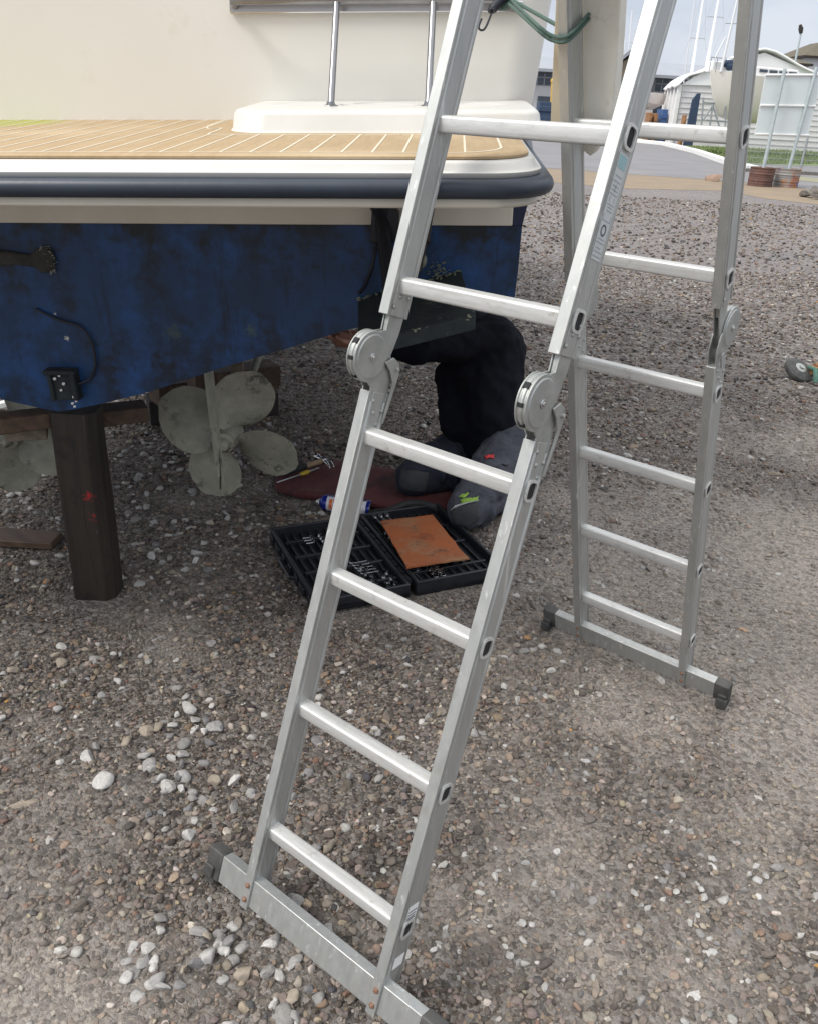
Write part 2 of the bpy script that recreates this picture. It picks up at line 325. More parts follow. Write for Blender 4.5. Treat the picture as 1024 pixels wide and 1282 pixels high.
# ------------------------------------------------------------------ gravel: one stuff mesh of many stones
def ico(sub):
    import bmesh
    bm = bmesh.new(); bmesh.ops.create_icosphere(bm, subdivisions=sub, radius=1); v = np.array([p.co[:] for p in bm.verts]); f = np.array([[q.index for q in p.verts] for p in bm.faces]); bm.free(); return v, f
def shapes(sub, n):
    v, f = ico(sub); out = []
    for k in range(n):
        w = v.copy(); r2 = np.random.default_rng(100 * sub + k)
        for j in range(8 + k % 7):             # chop facets off a ball: a broken stone
            d = r2.normal(size=3); d /= np.linalg.norm(d); h = r2.uniform(.42, .85); s_ = w @ d; w -= np.clip(s_ - h, 0, None)[:, None] * d * .98
        w *= 1.12; w *= r2.uniform(.8, 1.2, 3); w += r2.normal(size=w.shape) * (.012 if sub > 1 else .05)
        out.append(w)
    return out, f
LOD = {0: shapes(1, 10), 1: shapes(2, 16), 2: shapes(3, 20)}
PAL = np.array([(1.05, .965, .885)]) * .84 * np.array([(.20, .18, .165), (.145, .132, .122), (.10, .09, .085), (.26, .24, .225), (.055, .05, .05), (.22, .175, .14), (.17, .15, .145), (.36, .345, .325), (.30, .265, .215), (.055, .06, .07), (.19, .125, .10), (.46, .45, .43), (.40, .24, .09)])
PW = np.array([.17, .17, .15, .11, .1, .09, .09, .04, .04, .05, .025, .012, .002]); PW = PW / PW.sum()
EXCL = []      # keep stones out of things that lie on the ground: (centre, ex, ey, half x, half y)
def excluded(x, y):
    m = np.zeros(len(x), bool)
    for c, ex, ey, hx, hy in EXCL:
        dx = x - c[0]; dy = y - c[1]; m |= (np.abs(dx * ex[0] + dy * ex[1]) < hx) & (np.abs(dx * ey[0] + dy * ey[1]) < hy)
    return m
def build_gravel():
    allx, ally, alls, allc = [], [], [], []
    def scatter(Ya, Yb, per, s0, s1, power, white=0., thin=1.0, keep=None, wide=.62):
        area = wide * (Yb ** 2 - Ya ** 2) + 1.0 * (Yb - Ya); n = int(area * per)
        Y = np.sqrt(rng.uniform(Ya ** 2, Yb ** 2, n)); X = rng.uniform(-1, 1, n) * (wide * Y + .45)
        x = CX + FH.x * Y + RH.x * X; y = CY + FH.y * Y + RH.y * X
        d = dust(x, y); keepm = rng.uniform(size=n) > d * thin * .62
        if keep is not None: keepm &= keep(x, y)
        keepm &= ~excluded(x, y)
        x, y = x[keepm], y[keepm]; s = s0 + (s1 - s0) * rng.uniform(size=len(x)) ** power
        ci = rng.choice(len(PAL), len(x), p=PW); c = PAL[ci] * rng.uniform(.75, 1.25, (len(x), 1)) * rng.uniform(.95, 1.05, (len(x), 3))
        dd = dust(x, y)[:, None]; c = c * (1 - .40 * dd) + np.array([.47, .425, .375]) * .40 * dd
        if white:
            w = rng.uniform(size=len(x)) < white; c[w] = np.array([.40, .39, .37]) * rng.uniform(.7, 1.15, (w.sum(), 1))
        allx.append(x); ally.append(y); alls.append(s); allc.append(c)
    clump = lambda t, sc, sd: (lambda x, y: fbm(x, y, sc, sd, 3) > t)
    scatter(.8, 2.6, 7000, .0022, .0080, 1.7, thin=1.0)
    scatter(.8, 2.6, 1900, .006, .0125, 2.0, .06, .95, clump(.42, 4, 31))
    scatter(.8, 2.6, 260, .010, .0165, 2.0, .12, .9, clump(.5, 2.6, 77))
    scatter(2.6, 5.2, 3000, .0035, .010, 1.7, .04, thin=.95)
    scatter(2.6, 5.2, 560, .008, .017, 2., .14, .9, clump(.45, 4, 31))
    scatter(2.6, 5.2, 110, .012, .021, 2., .25, .8, clump(.5, 2.6, 77))
    scatter(5.2, 10., 900, .006, .020, 2., .05, .5)
    scatter(10., 19., 140, .012, .034, 2., .02, .3)
    # pale stones gathered by the boat and along the left, as in the photo
    for (px, py, n, rad, s0, s1) in ((215, 660, 26, .22, .010, .022), (150, 740, 22, .25, .009, .021), (70, 870, 26, .25, .008, .02), (210, 940, 22, .14, .011, .024), (240, 1000, 12, .12, .01, .02), (250, 1170, 9, .10, .012, .02), (180, 1200, 9, .07, .012, .021), (335, 1210, 14, .11, .012, .021), (60, 610, 40, .3, .010, .02), (430, 930, 14, .18, .008, .017), (670, 960, 12, .15, .007, .015), (860, 1090, 20, .16, .008, .014), (880, 1180, 24, .2, .007, .013), (620, 1120, 18, .2, .006, .012), (330, 560, 60, .3, .010, .02), (650, 690, 30, .3, .008, .016), (560, 900, 14, .2, .007, .014), (240, 560, 70, .4, .009, .019), (520, 820, 10, .2, .007, .012), (760, 830, 20, .25, .007, .014)):
        n = int(n * 1.7); c = gr(px, py); x = c.x + rng.normal(size=n) * rad * .75; y = c.y + rng.normal(size=n) * rad * .75; k = ~excluded(x, y); x, y = x[k], y[k]
        s = s0 + (s1 - s0) * rng.uniform(size=len(x)) ** 1.8; pal = np.array([(.45, .44, .425), (.36, .355, .345), (.25, .243, .235), (.30, .26, .21), (.19, .186, .186)])
        allx.append(x); ally.append(y); alls.append(s); allc.append(pal[rng.choice(5, len(x), p=[.25, .27, .2, .13, .15])] * rng.uniform(.8, 1.15, (len(x), 1)))
    x = np.concatenate(allx); y = np.concatenate(ally); s = np.concatenate(alls); c = np.concatenate(allc)
    inb = (x > x0 + .05) & (x < x1 - .05) & (y > y0 + .05) & (y < y1 - .05)
    fl = np.clip(np.minimum.reduce([x - x0, x1 - x, y - y0, y1 - y]), 0, 1)
    z = np.where(inb, relief(x, y) * fl, 0) + s * (rng.uniform(-.15, .55, len(s)) - .25 * dust(x, y))
    dist = np.sqrt((x - CX) ** 2 + (y - CY) ** 2 + CZ ** 2); app = s * 2 * 830 / dist
    lod = np.where(app > 12, 2, np.where(app > 5.0, 1, 0))
    V, F, CC, SM = [], [], [], []; off = 0
    for L in (0, 1, 2):
        sh, f = LOD[L]; idx = np.where(lod == L)[0]; pick = rng.integers(0, len(sh), len(idx))
        for k in range(len(sh)):
            q = idx[pick == k]; n = len(q)
            if not n: continue
            a = rng.uniform(0, 2 * np.pi, n); ca, sa = np.cos(a), np.sin(a); base = sh[k]
            sc = s[q][:, None] * np.stack([rng.uniform(.85, 1.35, n), rng.uniform(.75, 1.05, n), rng.uniform(.5, .85, n)], 1)
            P = base[None] * sc[:, None, :]; tl = rng.normal(size=n) * .3; ct, s_t = np.cos(tl)[:, None], np.sin(tl)[:, None]
            Py = P[..., 1] * ct - P[..., 2] * s_t; Pz = P[..., 1] * s_t + P[..., 2] * ct; Px = P[..., 0]
            W = np.stack([Px * ca[:, None] - Py * sa[:, None] + x[q][:, None], Px * sa[:, None] + Py * ca[:, None] + y[q][:, None], Pz + z[q][:, None]], -1)
            nv = base.shape[0]
            V.append(W.reshape(-1, 3)); F.append((f[None] + (np.arange(n) * nv)[:, None, None] + off).reshape(-1, 3)); off += n * nv
            CC.append(np.repeat(c[q], nv, 0)); SM.append(np.full(n * len(f), L > 0 and k % 3 == 0))
    V = np.concatenate(V); F = np.concatenate(F); CC = np.concatenate(CC); SM = np.concatenate(SM)
    me = bpy.data.meshes.new('gravel'); me.vertices.add(len(V)); me.vertices.foreach_set('co', V.astype(np.float32).reshape(-1))
    me.loops.add(F.size); me.loops.foreach_set('vertex_index', F.astype(np.int32).reshape(-1))
    me.polygons.add(len(F)); me.polygons.foreach_set('loop_start', np.arange(0, F.size, 3, dtype=np.int32)); me.polygons.foreach_set('loop_total', np.full(len(F), 3, np.int32))
    me.polygons.foreach_set('use_smooth', SM); me.update(calc_edges=True)
    ca = me.color_attributes.new('tint', 'FLOAT_COLOR', 'POINT'); ca.data.foreach_set('color', np.concatenate([CC, np.ones((len(CC), 1))], 1).astype(np.float32).reshape(-1))
    m = bpy.data.materials.new('mixed stones'); m.use_nodes = True; nt = m.node_tree; b = nt.nodes['Principled BSDF']
    co = N(nt, 'ShaderNodeTexCoord').outputs['Object']; col = N(nt, 'ShaderNodeAttribute', attribute_name='tint').outputs['Color']
    mul = N(nt, 'ShaderNodeMix', data_type='RGBA', blend_type='MULTIPLY'); mul.inputs[0].default_value = 1; nt.links.new(col, mul.inputs[6])
    nt.links.new(mixc(nt, ramp(nt, noise(nt, co, 130, 5, .7), .3, .7), C4(.72, .7, .68), C4(1.18, 1.17, 1.16)), mul.inputs[7])
    nt.links.new(mul.outputs[2], b.inputs['Base Color']); b.inputs['Roughness'].default_value = .82; b.inputs['Specular IOR Level'].default_value = .35
    bp = N(nt, 'ShaderNodeBump'); bp.inputs['Strength'].default_value = .5; bp.inputs['Distance'].default_value = .002; nt.links.new(noise(nt, co, 260, 4, .65), bp.inputs['Height']); nt.links.new(bp.outputs[0], b.inputs['Normal'])
    me.materials.append(m); o = bpy.data.objects.new('gravel', me); COL.objects.link(o); tag(o, 'loose grey and brown gravel scattered over the yard', 'gravel', kind='stuff')
    print('gravel stones', len(x), 'tris', len(F))
GROW = LOD[0]
# ------------------------------------------------------------------ ladder
LA, LD, LB, LS, LB0, LC0, LW, RB, RD = .3142, 1.405, .3053, .28, .1996, .0237, .3286, .0219, .0596
def frame(leg):
    if leg == 'n': o = Vector((0, 0, 0)); et = Vector((0, math.sin(LA), math.cos(LA))); ed = Vector((0, math.cos(LA), -math.sin(LA)))
    else: o = Vector((LC0, LD, 0)); et = Vector((0, -math.sin(LB), math.cos(LB))); ed = Vector((0, math.cos(LB), math.sin(LB)))
    return o, Vector((1, 0, 0)), ed, et
ladder = thing('folding_ladder', 'tall silver aluminium folding ladder standing as an A frame over the gravel', 'ladder', (.17, .70, 0))
TOP = LB0 + 7 * LS + .16
for leg in 'nr':
    o, ex, ed, et = frame(leg); sg = -1 if leg == 'n' else 1
    g1, g2 = .0022, .004
    hb, hd = RB / 2, RD / 2
    prof = [(-hb, -hd), (hb, -hd), (hb, -hd + .006), (hb - g1, -hd + .008), (hb - g1, -hd + .012), (hb, -hd + .014), (hb, hd - .014), (hb - g1, hd - .012), (hb - g1, hd - .008), (hb, hd - .006), (hb, hd), (-hb, hd), (-hb, hd - .006), (-hb + g1, hd - .008), (-hb + g1, hd - .012), (-hb, hd - .014), (-hb, -hd + .014), (-hb + g1, -hd + .012), (-hb + g1, -hd + .008), (-hb, -hd + .006)]
    for rail in (0, 1):
        xc = -hb if rail == 0 else LW + hb
        for a, b in ((.02, 1.122), (1.262, TOP)):
            mb = MB(); mb.prism(prof, o + ex * xc, ex, ed, et, a, b)
            obj('rail', mb, m_alu, ladder, bevel=.0012)
        # hinge: stacked discs, plates, lever, rivets
        P = lambda x, d, t: o + ex * x + ed * d + et * t
        dc = sg * .045; hr = .0470
        mb = MB()
        mb.lathe(P(xc + .001, dc, 1.183), ex, [(-.0125, hr * .5), (-.0125, hr * .84), (-.0105, hr * .86), (-.0102, hr), (-.0070, hr), (-.0067, hr * .95), (-.0030, hr * .95), (-.0027, hr), (.0027, hr), (.0030, hr * .95), (.0067, hr * .95), (.0070, hr), (.0102, hr), (.0105, hr * .86), (.0125, hr * .84), (.0125, hr * .5)], 48)
        hin = obj('hinge', mb, m_galv, ladder, bevel=.001)
        mb = MB(); mb.cyl(P(xc - .014, dc, 1.183), P(xc + .016, dc, 1.183), .0075, n=12); mb.cyl(P(xc - .016, dc, 1.183), P(xc + .018, dc, 1.183), .004, n=6)
        obj('pivot', mb, m_steel, hin, bevel=.0008)
        mb = MB()
        up = [(-sg * .024, 1.275), (sg * .020, 1.275), (sg * .018, 1.235), (dc + sg * .01, 1.225), (dc, 1.17), (dc - sg * .03, 1.15), (-sg * .012, 1.19), (-sg * .022, 1.235)]
        lo = [(sg * .026, 1.105), (-sg * .024, 1.105), (-sg * .026, 1.16), (-sg * .010, 1.19), (dc, 1.21), (dc + sg * .03, 1.16), (sg * .027, 1.128)]
        for pl_, xs in ((up, ((-.0072, -.0045), (.0045, .0072))), (lo, ((-.0105, -.0075), (.0075, .0105)))):
            for xa, xb in xs:
                mb.prism(pl_, o + ex * xc, ed, et, ex, xa + (0 if pl_ is up else .0) , xb)
        mb.prism([(-sg * .021, 1.27), (sg * .017, 1.27), (sg * .014, 1.23), (-sg * .016, 1.235)], o + ex * xc, ed, et, ex, -.0042, .0042)
        obj('hinge_plate', mb, m_galv, hin, bevel=.0008)
        mb = MB()
        lv = [(-sg * .004, 1.163), (sg * .006, 1.176), (-sg * .012, 1.182), (-sg * .026, 1.172), (-sg * .030, 1.150), (-sg * .026, 1.125), (-sg * .024, 1.098), (-sg * .021, 1.07), (-sg * .026, 1.068), (-sg * .030, 1.098), (-sg * .034, 1.13), (-sg * .039, 1.155), (-sg * .034, 1.18), (-sg * .016, 1.194), (sg * .008, 1.186), (sg * .012, 1.172)]
        lv = [(sg * .010, 1.178), (-sg * .010, 1.190), (-sg * .030, 1.182), (-sg * .037, 1.160), (-sg * .034, 1.128), (-sg * .030, 1.095), (-sg * .026, 1.066), (-sg * .021, 1.066), (-sg * .024, 1.10), (-sg * .026, 1.128), (-sg * .024, 1.146), (-sg * .016, 1.156), (-sg * .010, 1.164)]
        if leg == 'r': lv = [(d_ * .35, 1.13 + (t_ - 1.13) * .3) for d_, t_ in lv]
        mb.prism(lv, o + ex * xc, ed, et, ex, .0140, .0175); mb.prism(lv, o + ex * xc, ed, et, ex, -.0175, -.0140)
        if leg == 'n': mb.cyl(P(xc - .0225, -sg * .026, 1.17), P(xc + .0225, -sg * .026, 1.17), .004, n=10)
        obj('lock_lever', mb, m_galv, hin, bevel=.0008)
        mb = MB()                                  # open notches in the rim
        for a in (.5, -1.05, -.2):
            c_ = P(xc, dc + sg * math.cos(a) * (hr - .003), 1.183 + math.sin(a) * (hr - .003))
            mb.box(c_, (.010, .007, .011 if a > 0 else .007), Matrix((ex, ed * math.cos(a) * sg + et * math.sin(a), ed * -math.sin(a) * sg + et * math.cos(a))).transposed())
        obj('rim_notch', mb, m_dark, hin)
        mb = MB()
        for t, d in ((1.278, -.016), (1.298, -.004), (1.298, .018), (1.322 - .008, .014), (1.105, -.012), (1.083, -.004), (1.088, .020), (1.062, .012)):
            for s_ in (-1, 1):
                xs = xc + s_ * hb
                mb.lathe(P(xs, d, t), ex * s_, [(0, .0042), (.0015, .0038), (.0026, .0022), (.0029, .0004)], 10)
        obj('rivets', mb, m_galv, ladder)
    # rungs
    for i in range(8):
        t = LB0 + LS * i; c = o + et * t; prof = []
        hw = .0145
        for sx_, sy_ in ((1, 1), (-1, 1), (-1, -1), (1, -1)):
            for k in range(4):
                a = math.atan2(sy_, sx_) + (k / 3 - .5) * math.pi / 2
                prof.append((sx_ * (hw - .005) + .005 * math.cos(a), sy_ * (hw - .005) + .005 * math.sin(a)))
        # ridged tread on the top
        topi = []
        for k in range(9): topi.append((.0085 - k * .0021, hw + (.0007 if k % 2 else 0)))
        prof = prof[:4] + topi + prof[4:]
        # level the tread
        mb = MB(); mb.prism(prof, c, Vector((0, 1, 0)), Vector((0, 0, 1)), ex, -.002, LW + .002)
        rg = obj('rung', mb, m_rung, ladder, ang=50)
        mb = MB()
        for side, xo in ((-1, -RB), (1, LW + RB)):
            for (sc, h0, h1) in ((1.30, 0, .0035),):
                outer = [(x * sc, y * sc) for x, y in prof if True][:4] ; 
            ringo = []; ringi = []
            for k in range(28):
                a = 2 * math.pi * k / 28; ca, sa = math.cos(a), math.sin(a); q = (abs(ca) ** 4 + abs(sa) ** 4) ** -.25
                ringo.append((ca * q * .0175, sa * q * .0190)); ringi.append((ca * q * .0128, sa * q * .0143))
            O = lambda rr, h: [c + ex * (xo + side * h) + ed * x + et * y for x, y in rr]
            mb.loft([O(ringo, 0), O(ringo, .0035), O(ringi, .0038), O(ringi, .0006)], cap=False)
        obj('rung_collar', mb, m_rung, rg)
        mb = MB()
        for side, xo in ((-1, -RB), (1, LW + RB)):
            mb.loft([[c + ex * (xo + side * .0008) + ed * x + et * y for x, y in ringi], [c + ex * (xo + side * .0004) + ed * x + et * y for x, y in ringi]])
        obj('rung_end', mb, m_dark, rg)
    # stabiliser bar with rubber feet
    mb = MB(); c = o + et * .058
    rot = Matrix((ex, ed, et)).transposed()
    xa, xb = -.102, LW + .115
    mb.box(c + ex * ((xa + xb) / 2) + ed * (-.012), (xb - xa, .026, .062), rot)
    bar = obj('stabiliser_bar', mb, m_alu, ladder, bevel=.0015)
    for xe, s_ in ((xa, -1), (xb, 1)):
        mb = MB(); mb.box(c + ex * (xe + s_ * .016) + ed * (-.012), (.044, .031, .067), rot)
        mb.box(c + ex * (xe + s_ * .024) + ed * (-.016) + Vector((0, 0, -.034)), (.030, .040, .030))
        mb.box(c + ex * (xe + s_ * .022) + ed * (-.028) + et * -.016, (.026, .012, .028), rot)
        obj('end_foot', mb, m_rubber, bar, bevel=.003)
    mb = MB()
    for xr in (-hb, LW + hb):
        for t in (.042, .075): mb.lathe(o + ex * (xr + .001) + ed * (-RD / 2) + et * t, -ed, [(0, .0055), (.004, .005), (.006, .002), (.0062, .0005)], 10)
    obj('bar_bolts', mb, m_rustbolt, ladder)
# apex hinges
on, ex, edn, etn = frame('n'); orr, _, edr, etr = frame('r')
for xc in (-RB / 2, LW + RB / 2):
    mb = MB(); ap = Vector((xc, LD / 2, TOP * math.cos(LA) + .02)); mb.cyl(ap - ex * .019, ap + ex * .019, .055, n=36); obj('hinge', mb, m_galv, ladder, bevel=.001)
# warning stickers on the outside of the near right rail
xs = LW + RB + .0004
def lab(mb, d0, d1, t0, t1, h=.0003, x=xs):
    mb.box(on + ex * (x + h / 2) + edn * ((d0 + d1) / 2) + etn * ((t0 + t1) / 2), (h, abs(d1 - d0), abs(t1 - t0)), Matrix((ex, edn, etn)).transposed())
mb = MB(); lab(mb, -.017, .016, 1.415, 1.575); stick = obj('warning_sticker', mb, m_label, ladder)
for m_, hh, bars in ((m_inkpale, .0006, [(-.015, .014, 1.42, 1.4215), (-.015, .014, 1.427, 1.4285), (-.012, .006, 1.433, 1.4345), (-.015, .014, 1.441, 1.4425), (-.013, .010, 1.4465, 1.448), (-.015, .014, 1.474, 1.4755), (-.015, -.013, 1.476, 1.484), (.011, .013, 1.476, 1.484), (-.008, .012, 1.489, 1.4905), (-.010, .008, 1.494, 1.4955), (-.014, .012, 1.4985, 1.5), (-.01, -.008, 1.503, 1.511), (.006, .008, 1.503, 1.511), (-.014, .013, 1.514, 1.5155), (-.012, .01, 1.52, 1.5215), (-.012, .01, 1.526, 1.5275), (-.002, 0, 1.519, 1.53), (-.014, .012, 1.533, 1.5345), (-.012, .012, 1.541, 1.5425)]),
                     (m_ink, .0008, []),
                     (m_teal, .0007, [(-.014, .013, 1.553, 1.572)])):
    mb = MB()
    for q in bars: lab(mb, *q[:2], *q[2:], h=hh)
    if m_ is m_ink:
        ri = [(.0062 * math.cos(a), .0062 * math.sin(a)) for a in [2 * math.pi * k / 20 for k in range(20)]]; ro = [(x * 1.45, y * 1.45) for x, y in ri]
        cc = on + edn * (-.001) + etn * 1.4605
        O = lambda rr, h: [cc + ex * (xs + h) + edn * x + etn * y for x, y in rr]
        mb.loft([O(ro, 0), O(ro, .0008), O(ri, .0008), O(ri, 0)], cap=False)
    obj('pictogram_ring' if m_ is m_ink else 'sticker_print', mb, m_, stick)
mb = MB(); lab(mb, -.012, .018, .215, .250); s2 = obj('data_sticker', mb, m_white, ladder)
mb = MB()
for t in (.219, .223, .229, .236): lab(mb, -.010, .015, t, t + .0022, h=.0007)
obj('sticker_print', mb, m_ink, s2)
mb = MB(); lab(mb, -.012, .018, .115, .14); obj('data_sticker', mb, m_white, ladder)
GROW = LOD[0]
def flake(mb, c, r_, k):
    v, f = GROW[0][k % 10], GROW[1]; q = random.uniform(.6, 1.2); mb.add([Vector(c) + Vector((p[0] * r_ * 1.3, p[1] * r_, p[2] * r_ * q * .7)) for p in v], [tuple(t) for t in f])
# ------------------------------------------------------------------ boat (local x to starboard, y to the bow)
BK = Vector((-1.32187, .46773, 0)); BA, BT_, BP = R(36), -.05, .055
BM = Matrix.Translation(BK) @ Matrix.Rotation(BA, 4, 'Z') @ Matrix.Rotation(BT_, 4, 'Y') @ Matrix.Rotation(BP, 4, 'X')
boat = thing('motor_boat', 'cream motor boat with blue antifouled stern and teak bathing platform, chocked above the gravel', 'motor boat', mat=BM)
def bobj(name, mb, m, parent=None, **k): return obj(name, mb, m, parent or boat, world=False, **k)
half = [(.022, .676), (.07, .684), (.16, .704), (.31, .744), (.53, .82), (.72, .879), (.90, .937), (1.10, .972), (1.27, .992), (1.345, 1.0), (1.352, 1.10), (1.356, 1.214)]
def sect(y, kx, kz):      # section scaled in beam, keel dropped by kz
    rs = [(.022 + (x - .022) * kx, z + kz * (1 - (i / 11.)) ) for i, (x, z) in enumerate(half)]
    full = [(.044 - x, z) for x, z in rs[::-1]][:-1] + rs
    return [Vector((x, y, z)) for x, z in full]
ys = [(0, 1, 0), (.5, 1.01, -.01), (1.2, 1.02, -.02), (2.4, 1.02, -.02), (4.0, .95, 0), (5.5, .72, .10), (6.8, .38, .28), (7.6, .06, .5)]
mb = MB(); rings = [sect(*q) for q in ys]; mb.loft(rings, cap=False, closed=False)
mb.f.append(tuple(range(len(rings[0])))); mb.mi.append(0)
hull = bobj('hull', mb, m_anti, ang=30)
# raised topside band (navy sides, cream transom strip)
mb = MB(); T1 = 1.46
rings = []
for (y, kx, kz) in ys:
    e = .022 + (1.356 - .022) * kx; b_ = 1.335 * kx
    tz = 1.345 if y < .3 else 1.40 + .05 * y; rings.append([Vector((.044 - e, y, 1.2155)), Vector((e, y, 1.2155)), Vector((e * 1.02, y, tz)), Vector((.044 - e * 1.02, y, tz))])
mb.loft(rings); bobj('topside', mb, m_navy)
mb = MB(); mb.box((.0, -.004, 1.3135), (2.66, .012, .195)); bobj('transom_strip', mb, m_trans, bevel=.003)
# superstructure
mb = MB(); rings = []
def rrect(w, y0_, y1_, z, r=.10):
    pts = []
    for (cx_, cy_, a0) in ((w - r, y0_ + r, -90), (w - r, y1_ - r, 0), (-w + r, y1_ - r, 90), (-w + r, y0_ + r, 180)):
        for k in range(9): a = R(a0 + k * 90 / 8); pts.append(Vector((cx_ + r * math.cos(a), cy_ + r * math.sin(a), z)))
    return pts
for z, w, y_ in ((1.432, 1.385, .257), (1.46, 1.388, .257), (1.726, 1.425, .257), (2.1, 1.47, .25), (2.5, 1.49, .24), (2.56, 1.47, .26)): rings.append(rrect(w, y_, 4.6, z))
mb.loft(rings); bobj('deckhouse', mb, m_cream, ang=30)
# foredeck so the hull is closed
mb = MB(); mb.loft([[Vector((-1.3, .45, 1.42)), Vector((1.33, .45, 1.42)), Vector((1.33, .45, 1.435)), Vector((-1.3, .45, 1.435))], [Vector((-1.3, 4.2, 1.64)), Vector((1.3, 4.2, 1.64)), Vector((1.3, 4.2, 1.66)), Vector((-1.3, 4.2, 1.66))], [Vector((-.1, 7.5, 1.77)), Vector((.1, 7.5, 1.77)), Vector((.1, 7.5, 1.79)), Vector((-.1, 7.5, 1.79))]]); bobj('side_deck', mb, m_gel)
# bathing platform
def plat(ins, z, w=1.365, yb=.262, yf=-.655, r=.10):
    pts = []
    w -= ins; yf += ins
    pts += [Vector((w, yb, z)), ]
    for k in range(13): a = R(0 - k * 90 / 12); pts.append(Vector((w - r + r * math.cos(a), yf + r + r * math.sin(a), z)))
    for k in range(13): a = R(-90 - k * 90 / 12); pts.append(Vector((-w + r + r * math.cos(a), yf + r + r * math.sin(a), z)))
    pts.append(Vector((-w, yb, z)))
    return pts
mb = MB(); mb.loft([plat(.06, 1.355), plat(.025, 1.358), plat(.02, 1.364), plat(.024, 1.378)]); pf = bobj('platform_underside', mb, m_trans, ang=60)
mb = MB(); mb.loft([plat(.03, 1.408), plat(.022, 1.411), plat(.020, 1.420), plat(.030, 1.424), plat(.032, 1.434), plat(.042, 1.4395), plat(.06, 1.4405)]); pf = bobj('swim_platform', mb, m_gel, ang=60)
mb = MB(); rr = []
for k in range(11):
    a = math.pi * k / 10; rr.append(plat(.012 - .016 * math.sin(a), 1.3935 - .0175 * math.cos(a)))
mb.loft(rr); bobj('rub_rail', mb, m_navyrub, ang=60)
mb = MB(); mb.loft([plat(.044, 1.441), plat(.044, 1.4455), plat(.048, 1.447)]); tk = bobj('teak_deck', mb, m_teak)
mb = MB(); mb.loft([[p for p in plat(.092, 1.4472)], [p for p in plat(.092, 1.4478)], [p for p in plat(.097, 1.4478)], [p for p in plat(.097, 1.4472)]], cap=False)
x = -1.2
while x < 1.22:
    end = .255
    if .60 < x < 1.36: end = -.185
    y_s = -.56 if abs(x) < 1.2 else -.53
    mb.box((x, (y_s + end) / 2, 1.4474), (.0045, end - y_s, .0012)); x += .0585
# margin line curving round the moulded base
pts = smoothpath([(.545, .25, 0), (.548, .12, 0), (.555, .02, 0), (.575, -.04, 0), (.60, -.02, 0), (.607, -.10, 0), (.612, -.185, 0), (.66, -.195, 0), (.9, -.195, 0), (1.27, -.195, 0)], 5)
for a, b in zip(pts[:-1], pts[1:]):
    d = b - a; c = (a + b) / 2; ang = math.atan2(d.y, d.x); mb.box((c.x, c.y, 1.4476), (d.length + .003, .0055, .0014), Matrix.Rotation(ang, 3, 'Z'))
bobj('caulk_lines', mb, m_caulk, tk, ang=20)
# moulded base of the rail
def stad(ins, z, x0_=.632, x1_=1.385, y0_=-.145, y1_=.256, r=.10):
    x0_ += ins; y0_ += ins; x1_ -= ins; pts = []
    for k in range(8): a = R(180 + k * 90 / 7); pts.append(Vector((x0_ + r + r * math.cos(a), y0_ + r + r * math.sin(a), z)))
    for k in range(8): a = R(270 + k * 90 / 7); pts.append(Vector((x1_ - .05 + .05 * math.cos(a), y0_ + .05 + .05 * math.sin(a), z)))
    pts += [Vector((x1_, y1_, z)), Vector((x0_, y1_, z))]
    return pts
mb = MB(); mb.loft([stad(0, 1.446), stad(.005, 1.452), stad(.010, 1.484), stad(.016, 1.4915), stad(.028, 1.4945)]); base = bobj('step_base', mb, m_gel, ang=50)
mb = MB()
for cx_, wx in ((.80, .10), (1.0, .09), (1.22, .09)):
    ro = [Vector((cx_ + wx * math.cos(a), .06 + .085 * math.sin(a), 1.4947)) for a in [2 * math.pi * k / 40 for k in range(40)]]
    r2_ = [Vector((cx_ + (p.x - cx_) * .93, .06 + (p.y - .06) * .93, 1.4975)) for p in ro]; r3 = [Vector((cx_ + (p.x - cx_) * .84, .06 + (p.y - .06) * .84, 1.4952)) for p in ro]
    mb.loft([ro, r2_, r3])
bobj('recess_rim', mb, m_gel, base, ang=60)
# chrome rail with stanchions
mb = MB(); mb.box((.965, .249, 1.7125), (.76, .012, .026)); rl = bobj('rail_backing', mb, m_chrome, bevel=.004)
mb = MB(); mb.tube([(.60, .235, 1.72), (.61, .19, 1.7255), (.64, .17, 1.727), (1.26, .17, 1.727), (1.30, .19, 1.7255), (1.31, .235, 1.72)], .0105, 12); hr_ = bobj('grab_rail', mb, m_tube)
for x_ in (.872, 1.112):
    mb = MB(); mb.cyl((x_ - .002, .02, 1.494), (x_ + .004, .17, 1.722), .0085, n=14); mb.lathe((x_ - .002, .02, 1.493), (0, 0, 1), [(0, .019), (.003, .018), (.006, .011), (.012, .0095)], 16); bobj('stanchion', mb, m_tube, hr_)
# trim tab, brackets
mb = MB(); A0, A1, B1, B0 = Vector((.925, -.01, 1.012)), Vector((1.20, -.01, 1.09)), Vector((1.236, -.30, 1.054)), Vector((.955, -.30, .978))
up = Vector((0, .1, 1)) * .012
mb.loft([[A0, A1, B1, B0], [A0 + up, A1 + up, B1 + up, B0 + up]]); mb.loft([[B0 + Vector((0, 0, .012)), B1 + Vector((0, 0, .012)), B1 + Vector((0, -.012, -.022)), B0 + Vector((0, -.012, -.022))], [B0 + Vector((0, .006, .014)), B1 + Vector((0, .006, .014)), B1 + Vector((0, -.004, -.022)), B0 + Vector((0, -.004, -.022))]])
tab = bobj('trim_tab', mb, m_tab, bevel=.002)
mb = MB()
for i in range(150):
    t = random.random(); e = random.choice((0, 0, 1))
    if e == 0 and .28 < t < .5: continue
    if e == 1 and not (.05 < t < .2 or .45 < t < .62 or t > .9): continue
    p = (A0.lerp(A1, t) if e == 0 else B0.lerp(B1, t)) + Vector((random.gauss(0, .006), -abs(random.gauss(0, .016)), .013)); flake(mb, p, random.uniform(.0018, .0055), i)
